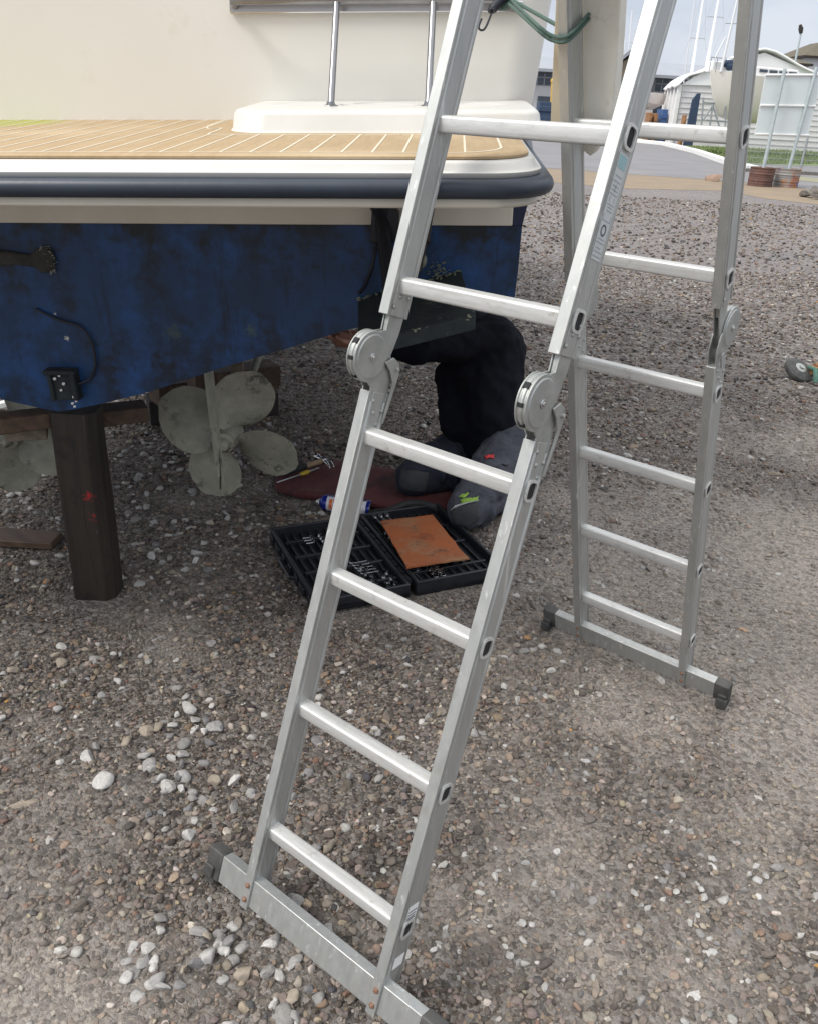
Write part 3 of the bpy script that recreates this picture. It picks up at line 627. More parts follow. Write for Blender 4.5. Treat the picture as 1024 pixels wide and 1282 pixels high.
for i in range(60): p = Vector((1.145 + random.gauss(0, .012), -.012, 1.085 + abs(random.gauss(0, .022)))); flake(mb, p, random.uniform(.002, .005), i)
bobj('growth', mb, m_growth, tab, kind='stuff')
mb = MB(); mb.prism([(-.03, -.02), (.04, -.02), (.045, .05), (.025, .085), (.0, .09), (-.022, .07)], (.995, 0, 1.20), Vector((1, 0, 0)), Vector((0, 0, 1)), Vector((0, 1, 0)), -.05, -.006); mb.cyl((.995, -.035, 1.24), (1.03, -.2, 1.06), .018, n=14); mb.cyl((1.0, -.03, 1.245), (.985, -.055, 1.28), .022, n=14); mb.cyl((1.0, -.055, 1.275), (1.0, -.06, 1.275), .006, n=8); bobj('tab_ram', mb, m_hook, bevel=.004)
mb = MB(); mb.cyl((1.135, -.08, 1.36), (1.085, -.13, 1.13), .016, n=12); mb.cyl((1.112, -.08, 1.29), (1.10, -.13, 1.20), .021, n=12); bobj('strut', mb, m_wooddark)
mb = MB(); mb.lathe((1.092, -.11, 1.15), (0, -1, .1), [(0, .022), (.012, .022), (.02, .012), (.021, .002)], 14); bobj('anode', mb, m_growth)
mb = MB(); mb.tube(smoothpath([(.985, -.03, 1.20), (.97, -.05, 1.12), (.95, -.03, 1.07), (.93, -.01, 1.04)], 6), .005, 8); bobj('hose', mb, m_hook)
# exhaust stub near the keel line, fouled
mb = MB(); pl_ = [(.105 + .0 , .0), (.10, .026), (.085, .034), (.06, .03), (.04, .014), (-.02, .022), (-.10, .028), (-.16, .02), (-.16, -.02), (-.08, -.018), (.0, -.014), (.045, -.02), (.065, -.036), (.09, -.03), (.102, -.014)]
mb.prism(pl_, (0, 0, 1.12), Vector((1, 0, 0)), Vector((0, 0, 1)), Vector((0, 1, 0)), -.014, .004)
bobj('anode_plate', mb, M('brown fouling', C4(.055, .052, .042), C4(.022, .024, .024), 22, .85, 0, .8, 60, stains=[(C4(.2, .2, .18), 30, .64, .72)]), bevel=.005)
mb = MB()
for i in range(70): a = random.uniform(-1.4, 2.2); q = random.gauss(1, .12); flake(mb, Vector((.083 + .022 * q * math.cos(a), -.013, 1.12 + .034 * q * math.sin(a))), random.uniform(.001, .0028), i)
bobj('barnacles', mb, M('barnacle', C4(.33, .33, .29), rough=.9), kind='stuff')
# keel shoe, pipe run and studs
mb = MB(); mb.box((.062, -.012, .768), (.086, .03, .092)); mb.box((.062, -.022, .808), (.092, .034, .014)); mb.box((.098, -.026, .765), (.014, .03, .08)); mb.box((.03, -.026, .765), (.012, .026, .084)); sh_ = bobj('keel_shoe', mb, m_tab, bevel=.004)
mb = MB()
for (a, b) in ((.045, .79), (.06, .80), (.068, .775), (.056, .755), (.09, .735), (.082, .715), (.094, .722), (.086, .705)): mb.capsule((a, -.032, b), (a + .003, -.034, b + .002), random.uniform(.003, .0055), .003, 7)
bobj('white_specks', mb, m_white, sh_)
mb = MB(); mb.tube(smoothpath([(.02, -.006, .985), (.08, -.008, .955), (.14, -.010, .935), (.163, -.010, .89), (.163, -.010, .83), (.14, -.010, .785), (.105, -.02, .77)], 6), .0035, 8); bobj('earth_cable', mb, m_hook)
# propellers, shafts, rudders
def blade_mesh(hub, ang, rad, hand):
    vs = []; n = 14; mcount = 8; rows = []
    for i in range(n):
        q = i / (n - 1); rr_ = .04 + (rad - .04) * q
        wid = rad * (.34 + .74 * math.sin(math.pi * min(1, q * .92 + .06)) ** .8) * (1 - .0 * q)
        if q > .8: wid *= math.sqrt(max(0, 1 - ((q - .8) / .205) ** 2)) + .02
        pitch = 1.02 - .62 * q; row = []
        for j in range(mcount):
            u_ = (j / (mcount - 1) - .5) * wid; sk = .10 * rad * q * q
            a = ang + hand * (u_ * math.cos(pitch) + sk) / max(rr_, .07)
            row.append(Vector((hub[0] + rr_ * math.cos(a), hub[1] + u_ * math.sin(pitch) * .55 + .02 * q, hub[2] + rr_ * math.sin(a))))
        rows.append(row)
    mb = MB(); th = Vector((0, .005, 0)); flat = [p for r_ in rows for p in r_]
    top = [p + th for p in flat]; nv = len(flat); vs = flat + top; fs = []
    for i in range(n - 1):
        for j in range(mcount - 1):
            a = i * mcount + j; fs.append((a, a + 1, a + mcount + 1, a + mcount)); fs.append((nv + a, nv + a + mcount, nv + a + mcount + 1, nv + a + 1))
    bd = [j for j in range(mcount)] + [i * mcount + mcount - 1 for i in range(1, n)] + [(n - 1) * mcount + j for j in range(mcount - 2, -1, -1)] + [i * mcount for i in range(n - 2, 0, -1)]
    for k in range(len(bd)): a, b = bd[k], bd[(k + 1) % len(bd)]; fs.append((a, nv + a, nv + b, b))
    mb.add(vs, fs); return mb
for hub, hand, a0 in (((.405, .40, .425), -1, 158), ((-.361, .40, .425), 1, 65)):
    mb = MB(); mb.lathe((hub[0], hub[1] - .09, hub[2]), (0, 1, 0), [(0, .012), (.008, .020), (.03, .023), (.035, .036), (.12, .046), (.14, .046), (.145, .03)], 24)
    pr = bobj('propeller', mb, m_prop)
    for k in range(4): bobj('blade', blade_mesh(hub, R(a0 - 90 * k), .262, hand), m_prop, pr, ang=60)
    mb = MB(); mb.cyl((hub[0], hub[1] + .05, hub[2]), (hub[0], 2.4, .82), .016, n=14); bobj('shaft', mb, m_prop)
    rx = hub[0] + .045
    mb = MB(); rings = []
    for z, y0_, y1_, t in ((.80, .06, .17, .008), (.72, .06, .17, .008), (.55, .07, .165, .007), (.42, .09, .155, .005), (.372, .11, .14, .002)):
        rings.append([Vector((rx - (z - .6) * -.02, y0_, z)), Vector((rx + t, y0_ + .04, z)), Vector((rx + t, y1_ - .05, z)), Vector((rx, y1_, z)), Vector((rx - t, y1_ - .05, z)), Vector((rx - t, y0_ + .04, z))])
    mb.loft(rings); bobj('rudder', mb, m_prop, ang=60)
# ------------------------------------------------------------------ chocks under the boat
pc = gr(117, 742)
post = thing('timber_post', 'dark square timber post with red paint marks standing upright under the keel', 'timber post', (BK.x - .012 + RH.x * .014 + FH.x * .05, BK.y - .01 + RH.y * .014 + FH.y * .05, -.02))
prot = Matrix.Rotation(R(36 + 4), 3, 'Z')
mb = MB(); rings = []
for z, k in ((0, 1.0), (.1, 1.0), (.35, 1.005), (.55, .99), (.675, .985)):
    ch = .012; hw_, hd_ = .070 * k, .048 * k
    rings.append([prot @ Vector((x_ + random.uniform(-.002, .002), y_ + random.uniform(-.002, .002), z)) for x_, y_ in ((-hw_ + ch, -hd_), (hw_ - ch * 2.4, -hd_), (hw_, -hd_ + ch * 2.4), (hw_, hd_), (-hw_, hd_), (-hw_, -hd_ + ch))])
mb.loft(rings); po = obj('post', mb, m_postw, post, world=False, bevel=.004)
bpy.data.objects.remove(po) if False else None
EXCL.append(((BK.x, BK.y), (1, 0), (0, 1), .11, .11))
bx = lambda s_, y_, z_: BM @ Vector((s_, y_, z_))
def timber(label, a, b, w, h, m, name='timber_baulk', group=None, rot=0, cat='timber'):
    a = Vector(a); b = Vector(b); d = (b - a); L = d.length; d.normalize(); s_ = d.cross(Vector((0, 0, 1))).normalized(); u_ = s_.cross(d)
    mb = MB(); n = 6; rings = []
    for i in range(n):
        p = a + d * (L * i / (n - 1)); j = .035
        rings.append([p + s_ * (x_ * w / 2 * (1 + random.uniform(-j, j))) + u_ * (y_ * h / 2 * (1 + random.uniform(-j, j))) for x_, y_ in ((-1, -1), (1, -1), (1, 1), (-1, 1))])
    mb.loft(rings); o = obj(name, mb, m, bevel=.004); tag(o, label, cat, group)
    # put the origin at the piece
    c = (a + b) / 2; o.data.transform(Matrix.Translation(-c)); o.location = c; return o
timber('brown timber wedge lying across the post top and pointing right', at(62, 527, 2.70), at(184, 514, 2.82), .09, .052, m_wood)
timber('short brown timber across the post top, left of the keel', at(-40, 536, 2.5), at(72, 521, 2.63), .07, .05, m_wood)
timber('pale wedge of timber jammed under the left crosspiece', at(8, 540, 2.66), at(60, 538, 2.70), .07, .045, m_woodpale, 'timber_wedge')
timber('thin brown plank lying flat on the gravel left of the post', gr(-60, 668, .015), gr(72, 677, .015), .10, .028, m_wood, 'plank')
timber('white painted board end showing under the hull at far left', at(-40, 517, 4.4), at(17, 503, 4.4), .05, .03, m_white, 'board')
timber('lowest dark baulk of the timber stack behind the propeller', gr(186, 512, .065), gr(345, 500, .065), .16, .125, m_wooddark)
timber('brown baulk on top of the dark one behind the propeller', gr(193, 492, .19), gr(342, 470, .19), .15, .11, m_wood)
timber('upper brown baulk of the stack close under the hull', gr(240, 478, .30), gr(345, 466, .30), .14, .10, m_wood)
timber('black upright baulk behind the right propeller', gr(335, 522, 0), gr(335, 522, 0) + Vector((0, 0, .62)), .15, .15, m_wooddark, 'timber_prop')
timber('narrow weathered upright prop right of the black baulk', gr(352, 528, 0), gr(352, 528, 0) + Vector((0, 0, .62)), .05, .05, m_woodpale, 'timber_prop')
timber('small pale stick upright between baulk and rudder', gr(301, 512, .36), gr(299, 512, .36) + Vector((0, 0, .3)), .05, .05, m_woodpale, 'timber_prop')
timber('thin whitish lath leaning on the black baulk', gr(312, 522, 0), gr(330, 528, 0) + Vector((0, 0, .52)), .022, .012, m_woodpale, 'lath')
# ------------------------------------------------------------------ mat, tools, case
outline = [(344, 606), (350, 594), (366, 586), (395, 580), (428, 578), (470, 584), (512, 592), (552, 603), (588, 618), (606, 634), (607, 646), (595, 654), (570, 655), (540, 650), (500, 640), (455, 630), (410, 624), (375, 620), (352, 614)]
pts = [gr(px, py, .016) for px, py in outline]
pts = smoothpath(pts + [pts[0]], 4)[:-1]
cm = sum(pts, Vector()) / len(pts)
mb = MB(); rings = []
for sc, z in ((.975, .0), (1., .004), (1., .017), (.985, .022), (.75, .024), (.4, .0235), (.1, .024)): rings.append([Vector((cm.x + (p.x - cm.x) * sc, cm.y + (p.y - cm.y) * sc, z)) for p in pts])
mb.loft(rings); mat_o = obj('kneeling_mat', mb, m_carpet, ang=60); tag(mat_o, 'long maroon carpeted mat with rounded ends under the kneeling person', 'mat')
for a in range(len(pts)):
    p = pts[a]; q = cm.lerp(p, .5); EXCL.append(((q.x, q.y), (1, 0), (0, 1), .09, .09)); q = cm.lerp(p, .88); EXCL.append(((q.x, q.y), (1, 0), (0, 1), .045, .045))
EXCL.append(((cm.x, cm.y), (1, 0), (0, 1), .15, .12))
# hammer
h0, h1 = gr(352, 593, .04), gr(404, 577, .05)
ham = thing('hammer', 'claw hammer with black grip and bare wooden neck lying on the mat', 'hammer', (h0 + h1) / 2)
d = (h1 - h0).normalized(); s_ = d.cross(Vector((0, 0, 1))).normalized()
mb = MB(); mb.tube([h0, h0 + d * .02, h0 + d * .10, h0 + d * .135], [.012, .017, .0155, .014], 12); obj('grip', mb, m_grip, ham)
mb = MB(); mb.tube([h0 + d * .13, h0 + d * .16, h1 + d * .01], [.0135, .012, .012], 12); obj('handle', mb, m_hickory, ham)
mb = MB(); hc = h1 + d * .008
mb.box(hc, (.030, .026, .028), Matrix((d, s_, Vector((0, 0, 1)))).transposed()); mb.tube([hc - s_ * .012, hc - s_ * .03, hc - s_ * .045], [.012, .010, .013], 14); mb.cyl(hc - s_ * .044, hc - s_ * .058, .0155, n=18)
for q in (-1, 1): mb.tube(smoothpath([hc + s_ * .01 + Vector((0, 0, 0)) + d * .007 * q, hc + s_ * .04 + Vector((0, 0, .002)) + d * .010 * q, hc + s_ * .066 - Vector((0, 0, .014)) + d * .011 * q], 4), [.010, .009, .008, .008, .007, .006, .005, .004, .003], 8)
obj('head', mb, m_chrome, ham, bevel=.002)
# scraper / screwdriver with yellow handle
a_, b_ = gr(347, 604, .03), gr(400, 586, .036)
scr = thing('screwdriver', 'long thin screwdriver with yellow handle lying beside the hammer', 'screwdriver', (a_ + b_) / 2); d = (b_ - a_).normalized()
L = (b_ - a_).length
mb = MB(); mb.tube([a_, a_ + d * .01, a_ + d * L * .58], [.002, .0035, .0035], 8); obj('blade', mb, m_steel, scr)
mb = MB(); mb.tube([a_ + d * L * .55, a_ + d * L * .6, a_ + d * L * .72, a_ + d * L * .76], [.007, .010, .010, .007], 10); obj('handle', mb, m_yhandle, scr)
mb = MB(); mb.tube([a_ + d * L * .75, a_ + d * L * .99, a_ + d * L], [.006, .006, .004], 10); obj('shank', mb, m_steel, scr)
# spray can
a_, b_ = gr(401, 628, .034), gr(464, 637, .034); d = (b_ - a_).normalized(); L = (b_ - a_).length
can = thing('spray_can', 'blue aerosol can with white and orange label lying in front of the mat', 'spray can', (a_ + b_) / 2 - Vector((0, 0, .034)))
cr = .033
mb = MB(); mb.lathe(a_, d, [(0, .013), (.004, .020), (.012, .027), (.022, cr), (.026, cr), (L - .008, cr), (L - .004, cr + .0012), (L, cr), (L - .001, cr - .004)], 28); body = obj('body', mb, m_can, can, ang=50)
mb = MB(); mb.lathe(a_ - d * .016, d, [(0, .004), (.002, .0065), (.010, .007), (.012, .012), (.018, .013)], 14); obj('nozzle', mb, m_white, can)
mb = MB(); mb.cyl(b_ - d * .002, b_ + d * .0015, cr * .86, n=24); obj('can_base', mb, m_chrome, can)
def arc(mb, u0, u1, a0, a1, rr):
    s1 = d.cross(Vector((0, 0, 1))).normalized(); up_ = s1.cross(d); n = 10
    if up_.z < 0: up_ = -up_
    A = [a_ + d * u0 + (s1 * math.cos(a0 + (a1 - a0) * k / n) + up_ * math.sin(a0 + (a1 - a0) * k / n)) * rr for k in range(n + 1)]; B_ = [p + d * (u1 - u0) for p in A]
    mb.loft([A, B_], cap=False, closed=False)
sgn = 1 if d.cross(Vector((0, 0, 1))).dot(CAM - a_) > 0 else -1
A0_ = (lambda q: R(q) if sgn > 0 else R(180 - q))
mb = MB(); arc(mb, .036, L - .014, A0_(-40), A0_(95), cr + .0004); lb_ = obj('label', mb, m_canlab, body)
mb = MB()
for (u0, u1, q0, q1) in ((.048, .062, -20, 55), (.066, .078, -5, 60), (.082, .088, -20, 40), (.07, .074, -25, -8), (.125, .14, 5, 70)): arc(mb, u0, u1, A0_(q0), A0_(q1), cr + .0008)
obj('label_mark', mb, m_canor, lb_)
mb = MB()
for (u0, u1, q0, q1) in ((.037, L - .015, 80, 95), (.094, .11, -10, 40), (.15, .153, -10, 50), (.158, .161, -10, 50), (.166, .169, 0, 50)): arc(mb, u0, u1, A0_(q0), A0_(q1), cr + .0009)
obj('label_print', mb, m_canink, lb_)
# open tool case
zc = .05
Hn, Hf = gr(517, 738, .03), gr(447, 653, .03)
A_l, B_l = gr(330, 686, .04), gr(423, 768, .03)
hv = (Hf - Hn); hl = hv.length; ehc = hv.normalized(); ehc.z = 0; ehc.normalize(); enc = Vector((ehc.y, -ehc.x, 0))
if enc.dot(A_l - Hn) < 0: enc = -enc
hc_ = (Hn + Hf) / 2; hc_.z = 0
wl = ((A_l - Hn).dot(enc) + (B_l - Hn).dot(enc)) / 2; l0 = min((A_l - hc_).dot(ehc), -hl / 2) ; print('case', hl, wl, (A_l - hc_).dot(ehc), (B_l - hc_).dot(ehc), (gr(613, 700, .04) - hc_).dot(-enc), (gr(613, 700, .04) - hc_).dot(ehc))
wl = max(.26, min(.42, wl)); WR = .36; HL = hl / 2 + .005
case = thing('tool_case', 'open black plastic socket set case lying flat on the gravel', 'tool case', hc_)
cf = Matrix((ehc, enc, Vector((0, 0, 1)))).transposed()     # local: x along hinge, y towards the lid side
lc = lambda x_, y_, z_: hc_ + ehc * x_ + enc * y_ + Vector((0, 0, z_))
def tray(name, ya, yb, hgt):
    mb = MB(); yc = (ya + yb) / 2; w = abs(yb - ya)
    mb.box(lc(0, yc, .012 + .004), (2 * HL, w, .024), cf)
    for xx in (-HL + .006, HL - .006): mb.box(lc(xx, yc, hgt / 2 + .004), (.012, w, hgt), cf)
    for yy in (ya, yb): mb.box(lc(0, yy + (.006 if yy == min(ya, yb) else -.006), hgt / 2 + .004), (2 * HL - .024, .012, hgt), cf)
    for k in range(7): mb.box(lc(-HL + .05 + k * (2 * HL - .1) / 6, yb + (.004 if yb > ya else -.004), hgt / 2), (.03, .008, hgt * .7), cf)
    return obj(name, mb, m_plastic, case, bevel=.003)
tr_l = tray('lid_tray', .012, wl, .052); tr_r = tray('base_tray', -.012, -WR, .056)
mb = MB()
for k in range(9): mb.cyl(lc(-HL + .03 + k * (2 * HL - .06) / 9, 0, .045), lc(-HL + .03 + (k + .8) * (2 * HL - .06) / 9, 0, .045), .009, n=10)
obj('hinge', mb, m_plastic, case)
def ridges(tray_o, y_s, y_e, xs_, name='insert'):
    mb = MB()
    for xx in xs_: mb.box(lc(xx, (y_s + y_e) / 2, .036), (.012, abs(y_e - y_s), .018), cf)
    n = 9
    for k in range(n): yy = y_s + (y_e - y_s) * (k + .5) / n; mb.box(lc(0, yy, .034), (2 * HL - .06, .008, .012), cf)
    return obj(name, mb, m_plastic, tray_o, bevel=.002)
ridges(tr_l, .03, wl - .03, (-.2, -.07, .05, .17)); ridges(tr_r, -.03, -WR + .03, (-.19, -.02, .12))
# handle and latches on the lid's outer edge
mb = MB()
for xx in (-.15, .15): mb.box(lc(xx, wl + .006, .03), (.05, .012, .03), cf)
mb.tube([lc(-.07, wl, .03), lc(-.065, wl + .022, .03), lc(.065, wl + .022, .03), lc(.07, wl, .03)], .007, 8); obj('latches', mb, m_plastic, case, bevel=.002)
EXCL.append(((hc_.x + enc.x * (wl - WR) / 2, hc_.y + enc.y * (wl - WR) / 2), (ehc.x, ehc.y), (enc.x, enc.y), HL + .01, (wl + WR) / 2 + .015))
def socket(x_, y_, r_, h_, label, group):
    mb = MB(); p = lc(x_, y_, .038); mb.lathe(p, (0, 0, 1), [(0, r_), (h_ * .5, r_), (h_ * .55, r_ * .9), (h_, r_ * .9), (h_, r_ * .62), (h_ * .4, r_ * .55)], 14)
    o = obj('socket', mb, m_chrome); o.data.transform(Matrix.Translation(-p)); o.location = p; tag(o, label, 'socket', group); return o
for k in range(9): socket(-HL + .10 + k * .037, -.055, .0135 - .0008 * k, .024, 'chrome socket in the row nearest the case hinge', 'sockets in the row by the case hinge')
for k in range(8): socket(-HL + .035 + (k % 4) * .024, -.10 - (k // 4) * .028, .010, .022, 'small chrome socket in the front corner of the case, below the orange board', 'small sockets at the front corner of the case')
for k in range(6): socket(-HL + .05 + k * .024, .12 + .012 * (k % 2), .0075, .026, 'tiny chrome bit in the case lid beside the hinge end', 'small bits in the case lid')
for k in range(5): socket(-HL + .03 + k * .02, .055 + (k % 2) * .02, .008, .02, 'tiny chrome bit at the near corner of the case lid', 'bits at the near corner of the lid')
for k in range(6): socket(HL - .22 + .023 * k, .19, .0075, .02, 'tiny chrome bit in the middle row of the case lid', 'bits in the middle of the lid')
def spanner(a, b, r_, label, name='spanner', group=None):
    a = Vector(a); b = Vector(b); d = (b - a).normalized(); s1 = d.cross(Vector((0, 0, 1))).normalized(); mb = MB()
    mb.box((a + b) / 2, ((b - a).length, r_ * 1.1, .005), Matrix((d, s1, Vector((0, 0, 1)))).transposed())
    for p in (a, b):
        ro = [p + d * (r_ * 1.25 * math.cos(q)) + s1 * (r_ * 1.25 * math.sin(q)) for q in [2 * math.pi * k / 16 for k in range(16)]]; ri = [p + (v - p) * .55 for v in ro]
        z1 = Vector((0, 0, .006)); mb.loft([[v - z1 for v in ro], [v + z1 for v in ro], [v + z1 for v in ri], [v - z1 for v in ri], [v - z1 for v in ro]], cap=False)
    o = obj(name, mb, m_steel, ang=40); c = (a + b) / 2; o.data.transform(Matrix.Translation(-c)); o.location = c; tag(o, label, 'spanner', group)
for k in range(3): spanner(lc(HL - .14 + .0, -.075 - .026 * k, .045), lc(HL - .02, -.07 - .026 * k, .047), .008, 'slim chrome spanner in the case corner by the spray can', group='spanners by the spray can')
for k in range(2): spanner(lc(-HL + .06, .20 + .03 * k, .045), lc(-HL + .19, .21 + .03 * k, .045), .007, 'slim chrome spanner at the near edge of the case lid', group='spanners at the near edge of the lid')
for k in range(5):
    q = lc(-HL + .14 + .021 * k, .075 + .003 * k, .044); mb = MB(); mb.tube(smoothpath([q, q + enc * .05, q + enc * .062 + ehc * .004, q + enc * .064 + ehc * .016], 4), .0022, 8); o = obj('hex_key', mb, m_chrome); o.data.transform(Matrix.Translation(-q)); o.location = q; tag(o, 'small bright hex key in the row across the case lid', 'hex key', 'hex keys in the case lid')
for k in range(3):
    q = lc(HL - .10 - .022 * k, wl - .10, .044); mb = MB(); mb.tube(smoothpath([q, q - enc * .03, q - enc * .034 + ehc * .012], 4), .0025, 8); o = obj('hex_key', mb, m_chrome); o.data.transform(Matrix.Translation(-q)); o.location = q; tag(o, 'short bright hex key in the far corner of the case lid', 'hex key', 'hex keys in the far corner of the lid')
# rusty board on the case
q4 = [gr(476, 653, .072), gr(541, 645, .074), gr(586, 699, .074), gr(510, 712, .072)]
cb = sum(q4, Vector()) / 4; nb_ = 8; mb = MB(); top_, bot_ = [], []
for i in range(nb_ + 1):
    for j in range(nb_ + 1):
        u_, v_ = i / nb_, j / nb_; p = q4[0].lerp(q4[1], u_).lerp(q4[3].lerp(q4[2], u_), v_)
        jit = Vector((random.uniform(-1, 1), random.uniform(-1, 1), 0)) * (.003 if i in (0, nb_) or j in (0, nb_) else 0); z = .004 * math.sin(u_ * 3 + 1) * math.sin(v_ * 2.6)
        top_.append(p + jit + Vector((0, 0, z + .003)) - cb); bot_.append(p + jit + Vector((0, 0, z - .003)) - cb)
k1 = nb_ + 1; fs = []; nv = k1 * k1
for i in range(nb_):
    for j in range(nb_): a = i * k1 + j; fs += [(a, a + 1, a + k1 + 1, a + k1), (nv + a, nv + a + k1, nv + a + k1 + 1, nv + a + 1)]
bd = [j for j in range(k1)] + [i * k1 + nb_ for i in range(1, k1)] + [nb_ * k1 + j for j in range(nb_ - 1, -1, -1)] + [i * k1 for i in range(nb_ - 1, 0, -1)]
for k in range(len(bd)): a, b = bd[k], bd[(k + 1) % len(bd)]; fs.append((a, nv + a, nv + b, b))
mb.add(top_ + bot_, fs); o = obj('rusty_board', mb, m_rustplate, ang=50); o.location = cb; tag(o, 'square rust orange board laid over the open socket case', 'board')
# black webbing strap between can and mat
mb = MB()
for k in range(5):
    p0 = gr(478 + k * 11, 643 - k * 1.2, .02); p1 = gr(500 + k * 10, 632 + k * .8, .045); p2 = gr(528 + k * 4, 637, .03); mb.tube(smoothpath([p0, p1, p2, p0 + Vector((.02, .02, .0))], 5), .006, 8)
mb.tube(smoothpath([gr(470, 642, .012), gr(485, 640, .03), gr(515, 630, .05), gr(540, 634, .05), gr(548, 641, .02)], 6), [.016] * 25, 10)
o = obj('strap_bundle', mb, m_grip); c = gr(510, 640); o.data.transform(Matrix.Translation(-c)); o.location = c; tag(o, 'crumpled black strap between the spray can and the mat', 'strap')
# ------------------------------------------------------------------ person kneeling under the stern
def remesh(o, vox=.011, sm=6, tex=None, st=.0):
    m = o.modifiers.new('remesh', 'REMESH'); m.mode = 'VOXEL'; m.voxel_size = vox; m.use_smooth_shade = True
    s1 = o.modifiers.new('smooth', 'SMOOTH'); s1.iterations = sm; s1.factor = .5
    if st:
        t = bpy.data.textures.new('folds', 'CLOUDS'); t.noise_scale = tex; d_ = o.modifiers.new('folds', 'DISPLACE'); d_.texture = t; d_.strength = st; d_.mid_level = .5; d_.texture_coords = 'LOCAL'
Kr, Kl = gr(583, 640, .085), gr(517, 600, .085)
Fr, Fl = gr(657, 604, .06), gr(634, 588, .06)
Hr, Hl_ = at(636, 560, 3.62), at(596, 548, 3.86)
pel = (Hr + Hl_) / 2; chest = at(604, 462, 3.70); shr, shl = at(618, 424, 3.56), at(566, 415, 3.92); neck = at(570, 410, 3.72); head = at(527, 416, 3.66)
elr, hdr = at(520, 438, 3.45), at(446, 428, 3.42); ell, hdl = at(520, 425, 3.86), at(458, 423, 3.66)
pg = Vector((pel.x, pel.y, 0))
person = thing('person', 'person in black jumper and grey trousers kneeling under the stern, reaching left beneath the hull', 'person', pg)
mb = MB()
for a, b, r0, r1 in ((pel, chest, .12, .13), (chest, neck, .12, .06), (neck, head, .055, .085), (chest, shr, .1, .06), (chest, shl, .1, .06), (shr, elr, .05, .038), (elr, hdr, .038, .026), (shl, ell, .05, .038), (ell, hdl, .038, .026), (Hr, Kr, .08, .055), (Hl_, Kl, .08, .055), (Kr, Fr, .05, .035), (Kl, Fl, .05, .035), (pel, Hr, .11, .09), (pel, Hl_, .11, .09)): mb.capsule(a, b, r0, r1)
# face: nose, brow, chin, ears
fd = (hdr - head); fd = (fd - Vector((0, 0, fd.z)) * .4).normalized(); sd = fd.cross(Vector((0, 0, 1))).normalized(); ud = sd.cross(fd)
mb.capsule(head + fd * .02 - ud * .06, head + fd * .055 - ud * .075, .055, .035); mb.capsule(head + fd * .085 + ud * .0, head + fd * .105 - ud * .03, .010, .015)
for q in (-1, 1): mb.capsule(head + sd * q * .085 - ud * .0, head + sd * q * .088 - ud * .025, .014, .010); mb.capsule(head + fd * .08 + sd * q * .03 + ud * .012, head + fd * .082 + sd * q * .035 + ud * .012, .012, .012)
for hd_, el_, q in ((hdr, elr, 1), (hdl, ell, -1)):
    d = (hd_ - el_).normalized(); s1 = d.cross(Vector((0, 0, 1))).normalized(); u1 = s1.cross(d)
    pc_ = hd_ + d * .045; mb.capsule(hd_ + d * .01, pc_ + d * .02, .028, .032); mb.capsule(hd_ + d * .012 + s1 * .018, pc_ + d * .024 + s1 * .026, .018, .017); mb.capsule(hd_ + d * .012 - s1 * .018, pc_ + d * .024 - s1 * .026, .018, .017)
    for k, (o_, L_) in enumerate(((-.034, .062), (-.012, .074), (.011, .070), (.032, .055))):
        b0_ = pc_ + d * .03 + s1 * o_; b1_ = b0_ + d * L_ * .55 + u1 * .012; b2_ = b1_ + d * L_ * .35 + u1 * (.028); mb.capsule(b0_, b1_, .0095, .0088, 8); mb.capsule(b1_, b2_, .0088, .0075, 8)
    t0 = hd_ + d * .025 - s1 * q * .03; t1 = t0 + d * .03 - s1 * q * .025 + u1 * .01; mb.capsule(t0, t1, .013, .011, 8); mb.capsule(t1, t1 + d * .026 + u1 * .012, .011, .009, 8)
body = obj('body', mb, m_skin, person); remesh(body, .0065, 3)
mb = MB()
hb_ = pel + Vector((0, 0, -.03)); side = (Hr - Hl_).normalized()
for a, b, r0, r1 in ((pel + side * .045 + Vector((0, 0, .02)), chest + side * .03, .15, .155), (pel - side * .045 + Vector((0, 0, .02)), chest - side * .05, .15, .15), (at(574, 470, 3.74), at(578, 528, 3.72), .105, .10), (at(622, 440, 3.62), at(616, 522, 3.62), .125, .115), (chest + side * .03, shr, .15, .10), (chest - side * .05, shl, .14, .10), (shr, shl, .10, .10), (shr, neck, .10, .085), (neck, neck.lerp(head, .42), .085, .075), (shr, elr, .085, .062), (elr, elr.lerp(hdr, .9), .062, .042), (shl, ell, .08, .062), (ell, ell.lerp(hdl, .9), .062, .042)): mb.capsule(a, b, r0, r1)
jm = obj('jumper', mb, m_shirt, person); remesh(jm, .012, 5, .06, .03)
mb = MB()
for k in range(9): a = math.pi / 2 * k / 8
mb.lathe(head - ud * -.005, ud + fd * -.15, [(-.02, .098), (.0, .101), (.012, .102), (.04, .096), (.07, .076), (.09, .045), (.098, .01)], 24); obj('beanie', mb, m_shirt, person)
